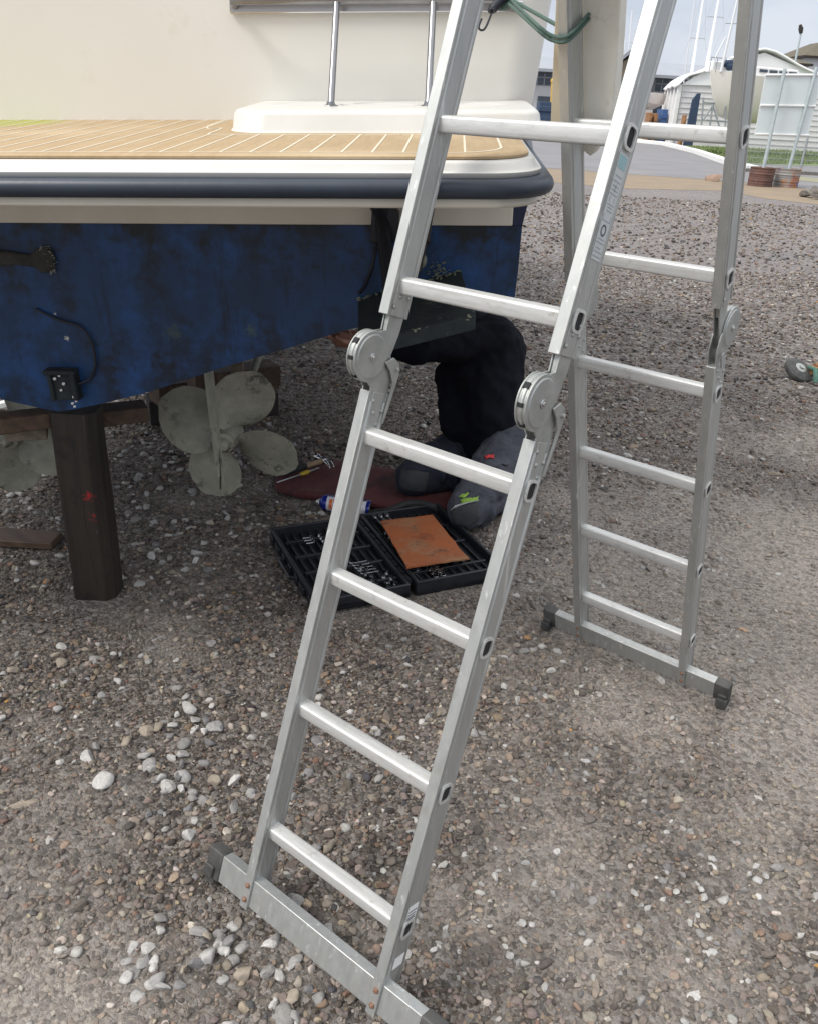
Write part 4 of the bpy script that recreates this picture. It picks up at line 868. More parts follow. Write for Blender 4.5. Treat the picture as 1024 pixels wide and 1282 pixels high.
for H_, K_, F_, m_, nm in ((Hr, Kr, Fr, m_trouser, 0), (Hl_, Kl, Fl, m_trousnav, 1)):
    mb = MB(); mid = H_.lerp(K_, .5)
    mb.capsule(pel - Vector((0, 0, .05)), H_, .13, .115); mb.capsule(H_, mid, .115, .098); mb.capsule(mid, K_ + Vector((0, 0, .01)), .098, .080); mb.capsule(K_, K_.lerp(F_, .45), .078, .07); mb.capsule(K_.lerp(F_, .45), K_.lerp(F_, .93), .07, .058)
    for a_, b_, rr_, ts in ((H_, K_, .098, (.35, .48, .6, .7, .8)), (K_, F_, .074, (.12, .22, .34, .5, .62))):
        ax_ = (b_ - a_).normalized(); e1_ = ax_.orthogonal().normalized(); e2_ = ax_.cross(e1_)
        for t_ in ts:
            tl_ = random.uniform(-.5, .5); ph = random.uniform(0, 6.28); r0_ = rr_ * (1.12 - .3 * t_) * random.uniform(.95, 1.03); c_ = a_.lerp(b_, t_)
            mb.tube([c_ + (e1_ * math.cos(ph + q) + e2_ * math.sin(ph + q)) * r0_ + ax_ * (math.sin(q + ph) * tl_ * .06) for q in [k * .35 for k in range(random.randint(8, 13))]], .013, 7)
    tr = obj('trouser_leg', mb, m_, person); remesh(tr, .0075, 3, .05, .014)
    # knee pad, lime flash, piping as shrink-wrapped patches
    vw = (CAM - K_).normalized()
    def patch(name, c2, w, h, m2, off_, roll_=0., thick=.003):
        r1_ = vw.cross(Vector((0, 0, 1))).normalized(); u1_ = r1_.cross(vw); r2 = r1_ * math.cos(roll_) + u1_ * math.sin(roll_); u2 = u1_ * math.cos(roll_) - r1_ * math.sin(roll_); mb = MB(); n = 9; vs = []
        for i in range(n):
            for j in range(n): vs.append(c2 + r2 * (w * (i / (n - 1) - .5)) + u2 * (h * (j / (n - 1) - .5)) + vw * .085)
        mb.add(vs, [(i * n + j, (i + 1) * n + j, (i + 1) * n + j + 1, i * n + j + 1) for i in range(n - 1) for j in range(n - 1)])
        p = obj(name, mb, m2, tr); s_w = p.modifiers.new('wrap', 'SHRINKWRAP'); s_w.target = tr; s_w.wrap_method = 'PROJECT'; s_w.use_project_x = s_w.use_project_y = s_w.use_project_z = False
        s_w.wrap_method = 'NEAREST_SURFACEPOINT'; s_w.offset = off_; s_w.wrap_mode = 'ABOVE_SURFACE'; so = p.modifiers.new('solid', 'SOLIDIFY'); so.thickness = thick; so.offset = 1; return p
    r1_ = vw.cross(Vector((0, 0, 1))).normalized(); r1_ = -r1_ if r1_.dot(RT) < 0 else r1_; u1_ = r1_.cross(vw) if r1_.cross(vw).z > 0 else -r1_.cross(vw)
    if nm == 0:
        patch('knee_pad', K_ + r1_ * -.005 + u1_ * -.03, .15, .11, m_pad, .002, -.25); patch('knee_piping', K_ + r1_ * -.01 + u1_ * .03, .16, .006, m_greycloth, .005, -.35)
        patch('lime_flash', K_ + r1_ * .015 + u1_ * .052, .085, .024, m_lime, .005, -.3); patch('lime_flash', K_ + r1_ * -.02 + u1_ * .078, .022, .03, m_lime, .005, .4)
        patch('thigh_pocket', at(617, 577, 3.47) - vw * .06, .12, .07, m_trouser, .004, -.35, .006); patch('red_tag', at(612, 572, 3.46) - vw * .06, .036, .028, m_red, .011, -.3, .003)
    else:
        patch('knee_pad', K_ + u1_ * -.02, .16, .12, m_pad, .002, .1); patch('lime_flash', K_ + r1_ * -.01 + u1_ * .20, .10, .026, m_lime, .004, .45)
    mb = MB(); d = (F_ - K_).normalized(); mb.capsule(F_ - d * .03, F_ + d * .06 - Vector((0, 0, .01)), .05, .042); mb.capsule(F_ + d * .03, F_ + d * .10 - Vector((0, 0, .02)), .045, .03); bt = obj('boot', mb, m_boot, person); remesh(bt, .009, 3)
# ------------------------------------------------------------------ bungee cord and the board behind the far leg
o, ex, ed, et = frame('r')
kn = far(640, 12, 2.62)
kn = at(634, 10, 2.62)
KB = BM @ Vector((1.30, .17, 1.727))
wrapz = lambda px, py, dp: at(px, py, dp)
tt = 1.66
rl_ = lambda x_, d_, t_: o + ex * x_ + ed * d_ + et * t_
cord = thing('bungee_cord', 'green bungee cord with black hook tied from the grab rail to the far ladder leg', 'bungee cord', KB)
mb = MB()
# find rail height where the cord crosses (photo: about y=45)
best = min((abs((lambda v: 641 - FPX * (v - CAM).dot(UP) / (v - CAM).dot(FW))(rl_(-.01, -.03, t)) - 47), t) for t in [1.3 + k * .005 for k in range(180)])[1]; tt = best
w1, w2, w3, w4 = rl_(-RB - .034, -.040, tt + .014), rl_(-RB - .01, -.034, tt - .002), rl_(.004, -.034, tt - .002), rl_(.010, .036, tt + .02)
w6 = at(703, 35, (rl_(0, 0, tt) - CAM).dot(FW) + .05)
mb.tube([KB + Vector((.01, -.01, -.012))] + smoothpath([w1, w2, w3, w4], 6), .0036, 8)
mb.tube([KB + Vector((.01, 0, -.004))] + smoothpath([w1 + et * .007 + ed * .002, w2 + et * .008, w3 + et * .008, w4 + et * .008], 6), .0036, 8)
mb.tube([KB + Vector((.0, .01, .0)), w6], .0042, 8)
for k in range(3):
    pts_ = [KB + Vector((math.sin(q * 6.28) * .012 + k * .009 - .009, math.cos(q * 6.28) * .022, math.sin(q * 6.28 + 1.2) * .024)) for q in [i / 16 for i in range(17)]]; mb.tube(pts_, .0043, 8)
obj('cord', mb, m_cord, cord)
hk = KB + (-RT) * .022 - UP * .018 - FW * .02
mb = MB(); e1 = hk - RT * .018 - UP * .022; mb.tube([hk + RT * .02 + UP * .014, hk, e1], [.010, .012, .010], 12); mb.tube([e1, e1 - UP * .004], [.0115, .011], 12)
mb.tube(smoothpath([e1, e1 - RT * .006 - UP * .02, e1 - RT * .018 - UP * .046, e1 - RT * .028 - UP * .05, e1 - RT * .033 - UP * .042, e1 - RT * .026 - UP * .022], 6), .0026, 8); obj('hook', mb, m_hook, cord)
# board: stands behind the far left rail, edge towards the boat
def Pd(px, py, dp): return at(px, py, dp)
D1 = (rl_(-.01, 0, 1.6) - CAM).dot(FW)
print('rear rail depth', D1)
fa = [(712, -40), (712, 60), (712, 150), (726, 186), (738, 196), (752, 178), (766, 140), (772, 70), (776, 0), (777, -40)]
F_ = []
o2 = rl_(-RB - .003, 0, 0)
def onplane(px, py):           # plane just behind the rail, square to the rail's depth direction
    dd_ = ray(px, py); pn = ed; p0 = o + ed * (RD / 2 + .012); return CAM + dd_ * ((p0 - CAM).dot(pn) / dd_.dot(pn))
F_ = [onplane(*q) for q in fa]
bth = ed * .03
mb = MB(); mb.loft([F_, [p + bth for p in F_]])
L_ = [onplane(695, -40), onplane(699, 0), onplane(695, 80), onplane(692, 150), onplane(700, 168), onplane(712, 172), onplane(712.3, 60), onplane(712.3, -40)]
c = (F_[2] + F_[5]) / 2
brd = thing('weathered_board', 'dirty cream board with dark specks lashed behind the far ladder leg', 'board', c)
obj('board', mb, m_board, brd, bevel=.003)
mb = MB(); mb.loft([[p - ed * .012 for p in L_], [p + bth for p in L_]]); obj('edge_batten', mb, m_boardedge, brd, bevel=.002)
# ------------------------------------------------------------------ small wheel on the right, rubble
wp = gr(1001, 476)
wh = thing('jockey_wheel', 'small worn trailer wheel with green strap lying on the gravel', 'wheel', wp)
c = wp + Vector((0, 0, .05)) + FH * .06; ax = (Vector((0, 0, 1)) * .8 - FH * .45 + RH * .25).normalized()
mb = MB(); mb.lathe(c - ax * .03, ax, [(0, .06), (.004, .085), (.015, .10), (.03, .104), (.045, .10), (.056, .085), (.06, .06)], 28); obj('tyre', mb, m_tyre, wh)
mb = MB(); mb.lathe(c - ax * .024, ax, [(0, .03), (.0, .062), (.05, .06), (.054, .04), (.056, .018), (.066, .016), (.067, .004)], 24); obj('rim', mb, m_galv, wh)
mb = MB(); s0 = c + RH * .05; mb.tube([s0 + ax * .04 - RH * .01, s0 + ax * .035 - FH * .05 + RH * .02, s0 - FH * .125 + RH * .02 - Vector((0, 0, .01)), s0 - FH * .14 + RH * .015 - Vector((0, 0, .04))], [.012, .016, .018, .014], 8); obj('strap', mb, m_strap, wh)
mb = MB(); mb.box(c + RH * .16 + Vector((0, 0, .012)), (.2, .07, .05), Matrix.Rotation(YAW + .2, 3, 'Z')); mb.cyl(c + RH * .1 + Vector((0, 0, .04)), c + RH * .3 + Vector((0, 0, .045)), .02, n=12); obj('bracket', mb, m_orange, wh, bevel=.004)
def rock(mb, c, s, seed):
    v, f = shapes(3, 14)[0][seed % 14], LOD[2][1]; mb.add([Vector(c) + Vector((p[0] * s[0], p[1] * s[1], p[2] * s[2])) for p in v], [tuple(t) for t in f])
for k, (px, py, s_, lb) in enumerate(((1008, 247, .16, 'jagged grey lump at the left end of the rubble heap'), (1018, 243, .17, 'dark lump in the middle of the rubble heap'), (1023, 250, .15, 'low lump at the front of the rubble heap'), (1032, 240, .2, 'large lump at the back of the rubble heap'), (893, 227, .18, 'flat brown stone lying alone on the sandy strip'))):
    p = gr(px, py); mb = MB(); rock(mb, (0, 0, .08), (s_ * (1.6 if k == 4 else 1.2), s_, s_ * .55), k); o_ = obj('rock', mb, m_stone if k < 4 else M('brown rock', C4(.3, .2, .15), C4(.22, .16, .12), 8, .9, 0, .5, 20), ang=60); o_.location = p; tag(o_, lb, 'rock', 'lumps of the rubble heap' if k < 4 else None)
# ------------------------------------------------------------------ sandy strip, road, kerb, grass
def sheet(name, px, z, m, kind='structure', label=None, cat=None):
    P = [gr(a, b, z) for a, b in px]; mb = MB(); mb.add(P, [tuple(range(len(P)))]); o_ = obj(name, mb, m); o_['kind'] = kind
    if o_.data.polygons[0].normal.z < 0: o_.data.flip_normals()
    return o_
m_sand = M('sandy strip', C4(.26, .195, .125), C4(.205, .165, .12), 1.4, .95, 0, .4, 30, stains=[(C4(.2, .17, .15), 3, .55, .7)])
m_asph = M('asphalt', C4(.20, .195, .20), C4(.165, .16, .165), .7, .8, 0, .2, 20, stains=[(C4(.19, .185, .185), 1.1, .58, .72)])
m_grass = M('mown grass', C4(.125, .18, .05), C4(.155, .19, .08), 2, .95, 0, .8, 20)
m_verge = M('dry verge', C4(.26, .25, .17), C4(.2, .2, .13), 2, .95)
sheet('sandy_strip', [(480, 226), (690, 228), (784, 236), (905, 239), (960, 249), (1080, 262), (1080, 226), (905, 222), (784, 214), (600, 202), (480, 197)], .004, m_sand)
sheet('road', [(400, 193), (600, 205), (693, 211), (786, 218), (905, 226), (960, 231), (1100, 247), (1100, 212), (1024, 205), (905, 196), (800, 176), (600, 160), (400, 150)], .008, m_asph)
# kerb: a white bar curving along the far side of the road
kp = [gr(796, 178.5), gr(830, 182), gr(870, 192), gr(905, 204.5), gr(945, 216)]
mb = MB(); rings = []
for i, p in enumerate(kp):
    d = (kp[min(i + 1, 4)] - kp[max(i - 1, 0)]).normalized(); n_ = Vector((-d.y, d.x, 0)); rings.append([p + n_ * a + Vector((0, 0, b)) for a, b in ((-.14, 0), (-.14, .17), (-.11, .2), (.11, .2), (.14, .17), (.14, 0))])
mb.loft(rings); kb = obj('kerb', mb, m_white); kb['kind'] = 'structure'
def sheetY(name, pts2, z, m, **k):
    mb = MB(); P = [CAM + FH * Y_ + RH * X_ for X_, Y_ in pts2]; mb.add([Vector((p.x, p.y, z)) for p in P], [tuple(range(len(P)))]); o_ = obj(name, mb, m)
    if o_.data.polygons[0].normal.z < 0: o_.data.flip_normals()
    return o_
go = sheet('grass_bank', [(838, 183), (872, 191), (907, 203.5), (945, 206), (1024, 207.5), (1100, 209), (1100, 186), (1024, 183), (945, 181.5), (900, 180)], .012, m_grass)
# blades so the turf has an edge
gmb = MB()
for i in range(9000):
    px = random.uniform(850, 1060); py = random.uniform(184.5, 206)
    if px < 907 and py > 183 + (px - 838) * .29: continue
    p = gr(px, py); h = random.uniform(.05, .16); w = .03; a = random.uniform(0, 3.14); dx = Vector((math.cos(a), math.sin(a), 0)) * w
    gmb.add([p - dx, p + dx, p + Vector((random.uniform(-.05, .05), random.uniform(-.05, .05), h))], [(0, 1, 2)])
gobj = obj('grass', gmb, m_grass); tag(gobj, 'short mown grass behind the wire fence', 'grass', kind='stuff')
sheet('verge', [(1000, 226), (1100, 236), (1100, 229), (1000, 221)], .013, m_verge)
# ------------------------------------------------------------------ sign in two drums
def yaxisframe(p): return Matrix.Translation(p) @ Matrix.Rotation(YAW, 4, 'Z')     # x right, y away from the camera
def drum(px, py, m, lab_):
    p = gr(px, py); dr = thing('oil_drum', lab_, 'oil drum', mat=yaxisframe(p)); r_ = .315; h_ = .46
    mb = MB(); prof = [(0, r_)]
    for k in range(1, 28): z = h_ * k / 28; prof.append((z, r_ + .010 * (1 if k in (9, 10, 18, 19) else 0) + .004 * math.sin(k * 1.7)))
    prof += [(h_, r_ + .012), (h_ + .012, r_ + .004), (h_, r_ - .02), (h_ - .05, r_ - .03), (h_ - .05, .01)]
    mb.lathe((0, 0, 0), (0, 0, 1), prof, 36); obj('shell', mb, m, dr, world=False, ang=50)
    mb = MB(); mb.cyl((0, 0, h_ - .12), (0, 0, h_ - .03), r_ - .04, n=24); obj('concrete_fill', mb, m_stone, dr, world=False); return p
pA = drum(950, 233, m_drumred, 'rusty red cut-down oil drum holding the left sign post'); pB = drum(982, 234, m_drumgrey, 'grey, orange and blue cut-down oil drum holding the right sign post')
YS = (pA - CAM).dot(FH); YB_ = (pB - CAM).dot(FH)
sg_ = thing('sign_board', 'large blank white sign back on two grey posts set in drums', 'sign', mat=yaxisframe((pA + pB) / 2)); 
for (a, b, Y_) in (((954, 216), (982, 86), YS), ((985.5, 217), (1022, 84), YB_)):
    mb = MB(); mb.cyl(far(*a, Y_), far(*b, Y_), .045, n=14); obj('post', mb, m_post, sg_)
mb = MB(); q = [far(944.5, 168, YS + .08), far(1011, 169.5, YB_ + .08), far(1030, 92, YB_ + .08), far(958, 92, YS + .08)]; bt_ = Vector((FH.x, FH.y, 0)) * .03
mb.loft([q, [p + bt_ for p in q]]); bd_ = obj('panel', mb, m_sign, sg_)
mb = MB()
for a, b in ((944.5, 168), (951, 131.5), (957.5, 94)):
    t = (b - 168) / (92 - 168); p0 = q[0].lerp(q[3], t) - bt_ * .4; p1 = q[1].lerp(q[2], t) - bt_ * .4; mb.cyl(p0, p1, .028, n=8)
obj('cross_rail', mb, m_white, sg_)
# wire fence behind it
FY = YS + 7.
fn = thing('wire_fence', 'low grey wire mesh fence in front of the grass', 'fence', mat=yaxisframe(far(960, 206, FY)))
mb = MB(); zt = 1.05
def gp(px, Y_, z): p = far(px, 200, Y_); return Vector((p.x, p.y, z))
for k in range(92): px = 926 + k * 1.7; mb.box((gp(px, FY, 0) + gp(px, FY, zt)) / 2, (.006, .006, zt))
for k in range(6): a, b = gp(926, FY, .06 + k * .195), gp(926 + 91 * 1.7, FY, .06 + k * .195); mb.cyl(a, b, .007, n=5)
obj('mesh_panel', mb, m_grill, fn)
for px in (926, 1004, 1080): mb = MB(); mb.box((gp(px, FY, 0) + gp(px, FY, 1.2)) / 2, (.06, .06, 1.2)); obj('fence_post', mb, m_grill, fn)
mb = MB(); a, b = gp(920, FY - .3, 0), gp(1085, FY - .3, 0); d = (b - a); mb.box((a + b) / 2 + Vector((0, 0, .05)), (d.length, .12, .12), Matrix.Rotation(math.atan2(d.y, d.x), 3, 'Z')); k2 = obj('fence_kerb', mb, m_stone); k2['kind'] = 'structure'
# small red and white sign
s2_ = thing('notice_sign', 'small white notice with red border on white posts by the grass', 'sign', mat=yaxisframe(gr(1015, 188)))
Yn = (gr(1015, 188) - CAM).dot(FH)
mb = MB(); q = [far(1017, 153, Yn), far(1040, 154, Yn), far(1044, 131, Yn), far(1020.5, 131, Yn)]; mb.loft([q, [p + bt_ for p in q]]); obj('notice_panel', mb, m_white, s2_)
mb = MB(); c = sum(q, Vector()) / 4
for i in range(4): mb.cyl(c.lerp(q[i], .98) - bt_ * .3, c.lerp(q[(i + 1) % 4], .98) - bt_ * .3, .05, n=6)
ro = [c - bt_ * .4 + RH * (.28 * math.cos(a)) + Vector((0, 0, .28 * math.sin(a))) for a in [2 * math.pi * k / 20 for k in range(20)]]; mb.loft([ro, [c - bt_ * .4 + (p - c + bt_ * .4) * .75 for p in ro]], cap=False)
obj('red_border', mb, m_red, s2_)
for a, b in (((1015.5, 187), (1021, 150)), ((1034, 188), (1040, 150))): mb = MB(); mb.cyl(far(*a, Yn + .1), far(*b, Yn + .1), .05, n=10); obj('post', mb, m_white, s2_)
mb = MB(); mb.cyl(far(1001, 187, Yn), far(1004.5, 168, Yn), .06, n=10); mb.lathe(far(1004.5, 168, Yn), (0, 0, 1), [(0, .06), (.03, .04), (.05, .005)], 10); o_ = obj('marker_post', mb, m_white); c = gr(1001, 187); o_.data.transform(Matrix.Translation(-c)); o_.location = c; tag(o_, 'short white marker post on the grass under the sign', 'marker post')
# ------------------------------------------------------------------ parked cars half hidden by the sign
def car(px, py, Y_, L_, m, lab_, turn=0.):
    p = far(px, py, Y_); p.z = 0; c = thing('parked_car', lab_, 'car', mat=yaxisframe(p) @ Matrix.Rotation(turn, 4, 'Z'), group='cars parked beyond the grass'); W_ = 1.75
    prof = [(-.5, .32), (-.5, .72), (-.42, .85), (-.26, .93), (-.14, 1.38), (.0, 1.45), (.22, 1.42), (.38, 1.0), (.5, .9), (.5, .32)]; rings = []
    for y_, k in ((-.5, .93), (-.42, 1.), (.42, 1.), (.5, .93)): rings.append([Vector((x_ * L_ * (1 if z_ > .5 else .99), y_ * W_ * (1 if z_ < .95 else .85), .25 + (z_ - .25) * (k if z_ > .9 else 1))) for x_, z_ in prof])
    mb = MB(); mb.loft(rings); obj('body', mb, m, c, world=False, bevel=.03)
    mb = MB()
    for y_ in (-.465, .465): mb.prism([(-.22, .97), (-.12, 1.33), (.0, 1.38), (.2, 1.36), (.32, 1.0)], (0, y_ * W_ * .97, 0), Vector((L_, 0, 0)), Vector((0, 0, 1)), Vector((0, 1, 0)), -.03, .03)
    obj('side_window', mb, m_glassd, c, world=False)
    for x_ in (-.32, .32):
        for y_ in (-.46, .46): mb = MB(); mb.cyl((x_ * L_, y_ * W_ - .1, .31), (x_ * L_, y_ * W_ + .1, .31), .31, n=24); w_ = obj('wheel', mb, m_tyre, c, world=False, bevel=.03); mb = MB(); mb.cyl((x_ * L_, y_ * W_ - .105, .31), (x_ * L_, y_ * W_ + .105, .31), .18, n=18); obj('rim', mb, m_galv, w_, world=False)
car(975, 175, 60, 3.9, m_carbody, 'dark blue car parked beyond the grass, behind the sign'); car(1014, 176, 62, 3.8, M('grey car paint', C4(.16, .17, .18), rough=.3, coat=.4), 'grey car parked beyond the grass by the small notice')
# ------------------------------------------------------------------ yacht on its cradle
YY = 46.
def yp(px, py, dy=0): return far(px, py, YY + dy)
bow = yp(889, 90); stern = yp(1012, 96, 3.)
ya = thing('sailing_yacht', 'white sailing yacht on a steel cradle, bow to the left behind the ladder', 'yacht', Vector((bow.lerp(stern, .5).x, bow.lerp(stern, .5).y, 0)))
ax_ = (stern - bow); ax_.z = 0; LY = ax_.length; ax_.normalize(); sd_ = Vector((-ax_.y, ax_.x, 0)); zt_, zb_ = bow.z, yp(912, 152).z
mb = MB(); rings = []
for q, w, zb2, zt2 in ((0, .03, .90, 1.05), (.07, .22, .46, 1.03), (.15, .5, .10, 1.01), (.3, .95, 0, .98), (.6, 1.25, .0, .95), (1., .95, .20, .97)):
    c = bow + ax_ * (LY * q); zt2 = zb_ + (zt_ - zb_) * zt2; z0 = zb_ + (zt_ - zb_) * zb2; r_ = []
    for y_, z_ in ((-1, 1), (-.86, .66), (-.62, .33), (-.25, .06), (0, 0), (.25, .06), (.62, .33), (.86, .66), (1, 1)): r_.append(Vector((c.x, c.y, 0)) + sd_ * (w * y_) + Vector((0, 0, z0 + (zt2 - z0) * z_)))
    rings.append(r_)
mb.loft(rings); obj('hull', mb, m_yacht, ya, ang=50)
mb = MB(); c0 = bow + ax_ * LY * .32; c1 = bow + ax_ * LY * .82; m4 = Matrix((ax_, sd_, Vector((0, 0, 1)))).transposed(); mb.box((c0 + c1) / 2 + Vector((0, 0, zt_ * .0 + .15)), ((c1 - c0).length, 1.3, .45), m4, .85); obj('coachroof', mb, m_white, ya, bevel=.06)
mb = MB()
for k in range(4): mb.box(c0.lerp(c1, .2 + .2 * k) + Vector((0, 0, .2)) - sd_ * .62, (.5, .06, .12), m4)
obj('cabin_windows', mb, m_glassd, ya)
mb = MB(); rail_ = [bow + ax_ * 1.3 - sd_ * .45, bow + ax_ * .2 - sd_ * .1, bow - ax_ * .1, bow + ax_ * .2 + sd_ * .1, bow + ax_ * 1.3 + sd_ * .45]
mb.tube([p + Vector((0, 0, .62)) for p in rail_], .022, 6)
for p in rail_: mb.cyl(p, p + Vector((0, 0, .62)), .02, n=6)
obj('pulpit', mb, m_chrome, ya)
mb = MB(); p = yp(905, 80, .4); mb.capsule(p, p + ax_ * 1.0 + Vector((0, 0, .1)), .16, .2); p = yp(912, 84, .3); mb.capsule(p, p + ax_ * .3, .16, .14); obj('sail_bag', mb, m_bluecov, ya)
mb = MB(); p = yp(896, 84, .4); mb.box(p, (.9, .5, .5), m4, .8); obj('deck_locker', mb, m_white, ya, bevel=.05)
def mast(base, top, r_, lab_, parent=None, spread=None, boom=None, name='mast', Yd=YY):
    a, b = far(*base, Yd), far(*top, Yd); mb = MB()
    if parent is None:
        g_ = Vector((a.x, a.y, 0)); root = thing(name, lab_, 'mast', g_, group='masts beyond the shed'); mb.cyl(g_, a.lerp(b, 1.35), r_, r_ * .8, 10); sp = obj('spar', mb, m_spar, root)
    else: root = parent; mb.cyl(a - Vector((0, 0, .4)), a.lerp(b, 1.35), r_, r_ * .8, 10); sp = obj('mast', mb, m_spar, root)
    mb = MB()
    if spread:
        for t in spread: c = a.lerp(b, t); mb.cyl(c - RH * r_ * 4.5, c + RH * r_ * 4.5, r_ * .3, n=6)
    tp = a.lerp(b, 1.3)
    for s_ in (-1, 1): mb.tube([tp, a.lerp(b, spread[0] if spread else .5) + RH * s_ * r_ * 4.5, a + RH * s_ * r_ * 10], r_ * .05, 5)
    obj('rigging', mb, m_grill, sp)
    if boom: mb = MB(); mb.cyl(far(*boom[0], Yd), far(*boom[1], Yd), r_ * .6, n=8); obj('boom', mb, m_spar, sp)
    return root
mast((904, 78), (920, 10), .065, None, ya, spread=[.72], boom=((893, 76), (908, 46)))
mast((867, 86), (880, 0), .11, 'white mast left of the tallest pair, with one spreader', spread=[.45], Yd=66)
mast((884, 80), (899, 0), .12, 'thick white mast just right of another, with a high spreader', spread=[.74], Yd=64)
mast((864, 68), (869, 8), .05, 'thin pale mast close left of the white masts', spread=[.35], Yd=80)
mast((791, 70), (791, 28), .07, 'thin pale mast over the gable left of the ladder rail', spread=[.4], Yd=90)
mast((781, 72), (782, 55), .06, 'short thin mast over the gable end', spread=[.5], Yd=95)
# cradle
cr_ = thing('boat_cradle', 'grey tubular steel cradle under the yacht bow', 'cradle', Vector((yp(898, 165).x, yp(898, 165).y, 0)))
mb = MB()
for a, b in (((880, 122), (876, 176)), ((908, 124), (907, 178)), ((880, 128), (908, 130)), ((884, 150), (910, 152)), ((877, 172), (912, 176)), ((892, 130), (886, 172)), ((892, 132), (904, 172)), ((880, 150), (892, 131))): mb.cyl(yp(*a, .3), yp(*b, .3), .045, n=8)
mb.cyl(yp(876, 176, -.3), yp(912, 179, -.3), .06, n=8); obj('frame', mb, m_grill, cr_)
mb = MB(); mb.box(yp(893, 176, .5), (1.8, 1.5, .12), m4); obj('base_beam', mb, m_grill, cr_, bevel=.02)
# dark panel leaning by the shed, flower-like brown thing
mb = MB(); q = [yp(861, 157, 11), yp(873, 158, 11), yp(877, 116.5, 11), yp(872, 117, 11), yp(866, 125, 11)]; th_ = FH * .12; base_ = Vector((q[0].x, q[0].y, 0)); q[0] = Vector((q[0].x, q[0].y, 0)) - RH * .1; q[1] = Vector((q[1].x, q[1].y, 0)) - RH * .1
mb.loft([q, [p + th_ for p in q]]); o_ = obj('rudder_blade', mb, m_bluecov, bevel=.03); o_.data.transform(Matrix.Translation(-base_)); o_.location = base_; tag(o_, 'tall dark blue boat rudder standing against the pale shed', 'boat rudder')
# stacked crates seen between rail and sign
for k, (py, m_, lb) in enumerate(((178, m_grill, 'grey crate at the bottom of the stack left of the sign'), (168, m_white, 'white crate in the stack left of the sign'), (158, m_carbody, 'black crate in the stack left of the sign'), (148, m_white, 'upper white crate in the stack left of the sign'), (138, m_bluebox, 'blue crate on top of the stack left of the sign'))):
    zc_ = .32 + .60 * k; p = far(946, 170, 59.); mb = MB(); mb.box(Vector((p.x, p.y, zc_)), (1.3, 1.1, .54), Matrix.Rotation(YAW, 3, 'Z'), .96)
    for s_ in (-1, 1): mb.box(Vector((p.x, p.y, zc_ + .27)) - FH * .55 * s_, (1.34, .06, .08), Matrix.Rotation(YAW, 3, 'Z'))
    o_ = obj('crate', mb, m_, bevel=.015); o_.data.transform(Matrix.Translation(-Vector((p.x, p.y, zc_)))); o_.location = (p.x, p.y, zc_); tag(o_, lb, 'crate', 'crates stacked left of the sign')
# ------------------------------------------------------------------ tented shed
YT = 58.
sh = thing('boat_shed', 'white tented boat shed with pale corrugated gable end', 'shed', Vector((far(930, 170, YT).x, far(930, 170, YT).y, 0)))
def tp(px, py, dy=0): return far(px, py, YT + dy)
fl_, fr_, ap_ = tp(852, 106), tp(1062, 112), tp(956, 66)
g = lambda p: Vector((p.x, p.y, 0))
back = (tp(835, 112, 9) - fl_); back.z = 0
mb = MB(); outl = [g(fl_), g(fr_), fr_, fl_]
mb.loft([outl, [p + FH * .15 for p in outl]]); gb = obj('gable_wall', mb, m_clad, sh)
mb = MB(); outl = [fl_ - FH * .1, fr_ - FH * .1, tp(1010, 89) - FH * .1, ap_ - FH * .1, tp(905, 81) - FH * .1, tp(878, 91) - FH * .1]
mb.loft([outl, [p + FH * .3 for p in outl]]); obj('gable_canvas', mb, m_tarp, sh)
mb = MB()
for k in range(14):
    z = .3 + k * .3
    if z > fl_.z - .1: break
    mb.box((g(fl_) + g(fr_)) / 2 + Vector((0, 0, z)) - FH * .02, ((fr_ - fl_).length, .03, .05), Matrix.Rotation(math.atan2((fr_ - fl_).y, (fr_ - fl_).x), 3, 'Z'))
obj('cladding_ribs', mb, m_clad, gb)
mb = MB(); lw = [g(fl_), g(fl_ + back), fl_ + back, fl_]; mb.loft([lw, [p + RH * .12 for p in lw]]); obj('side_wall', mb, m_clad, sh)
mb = MB()
for k in range(5): p = fl_ + back * (k / 4.); mb.box((g(p) + p) / 2 - RH * .05, (.22, .22, p.z), Matrix.Rotation(YAW, 3, 'Z'))
obj('wall_posts', mb, m_white, sh)
prof_ = [fl_ - RH * .3 + Vector((0, 0, -.05)), fl_ + Vector((0, 0, .55)) + RH * .3, tp(878, 88.5), tp(905, 78), ap_ + Vector((0, 0, .25)), tp(1010, 86), fr_ + Vector((0, 0, .35))]
prof_ = smoothpath(prof_, 4)
mb = MB(); rr = []
for k in range(7): rr.append([p + back * (k / 6. * 1.05 - .03) + Vector((0, 0, .12 * math.sin(k * 3.14 / 1.0 + .5) * (0 if k in (0, 6) else 1))) for p in prof_])
mb.loft(rr, cap=False, closed=False); rf = obj('roof_cover', mb, m_tarp, sh, ang=60); so = rf.modifiers.new('s', 'SOLIDIFY'); so.thickness = .12
# ------------------------------------------------------------------ long building behind
YL = 88.
lb_o = thing('quay_building', 'long grey roofed quayside building with dark windows and a timber gable', 'building', Vector((far(790, 160, YL).x, far(790, 160, YL).y, 0)))
def lp(px, py, dy=0): return far(px, py, YL + dy)
xl, xr = lp(560, 120), lp(1000, 120)
rot_ = Matrix.Rotation(YAW, 3, 'Z'); Wb = (xr - xl).length; mid_ = (g(xl) + g(xr)) / 2
ez = lp(760, 93).z; rz_ = lp(760, 70.5).z
print('long building eave', ez, 'ridge', rz_)
mb = MB(); mb.box(mid_ + FH * 6 + Vector((0, 0, ez / 2)), (Wb, 12, ez), rot_); wl_ = obj('wall', mb, m_wallw, lb_o)
mb = MB(); e0, e1 = mid_ - RH * (Wb / 2 + .5), mid_ + RH * (Wb / 2 + .5); Z = lambda p, z: Vector((p.x, p.y, z))
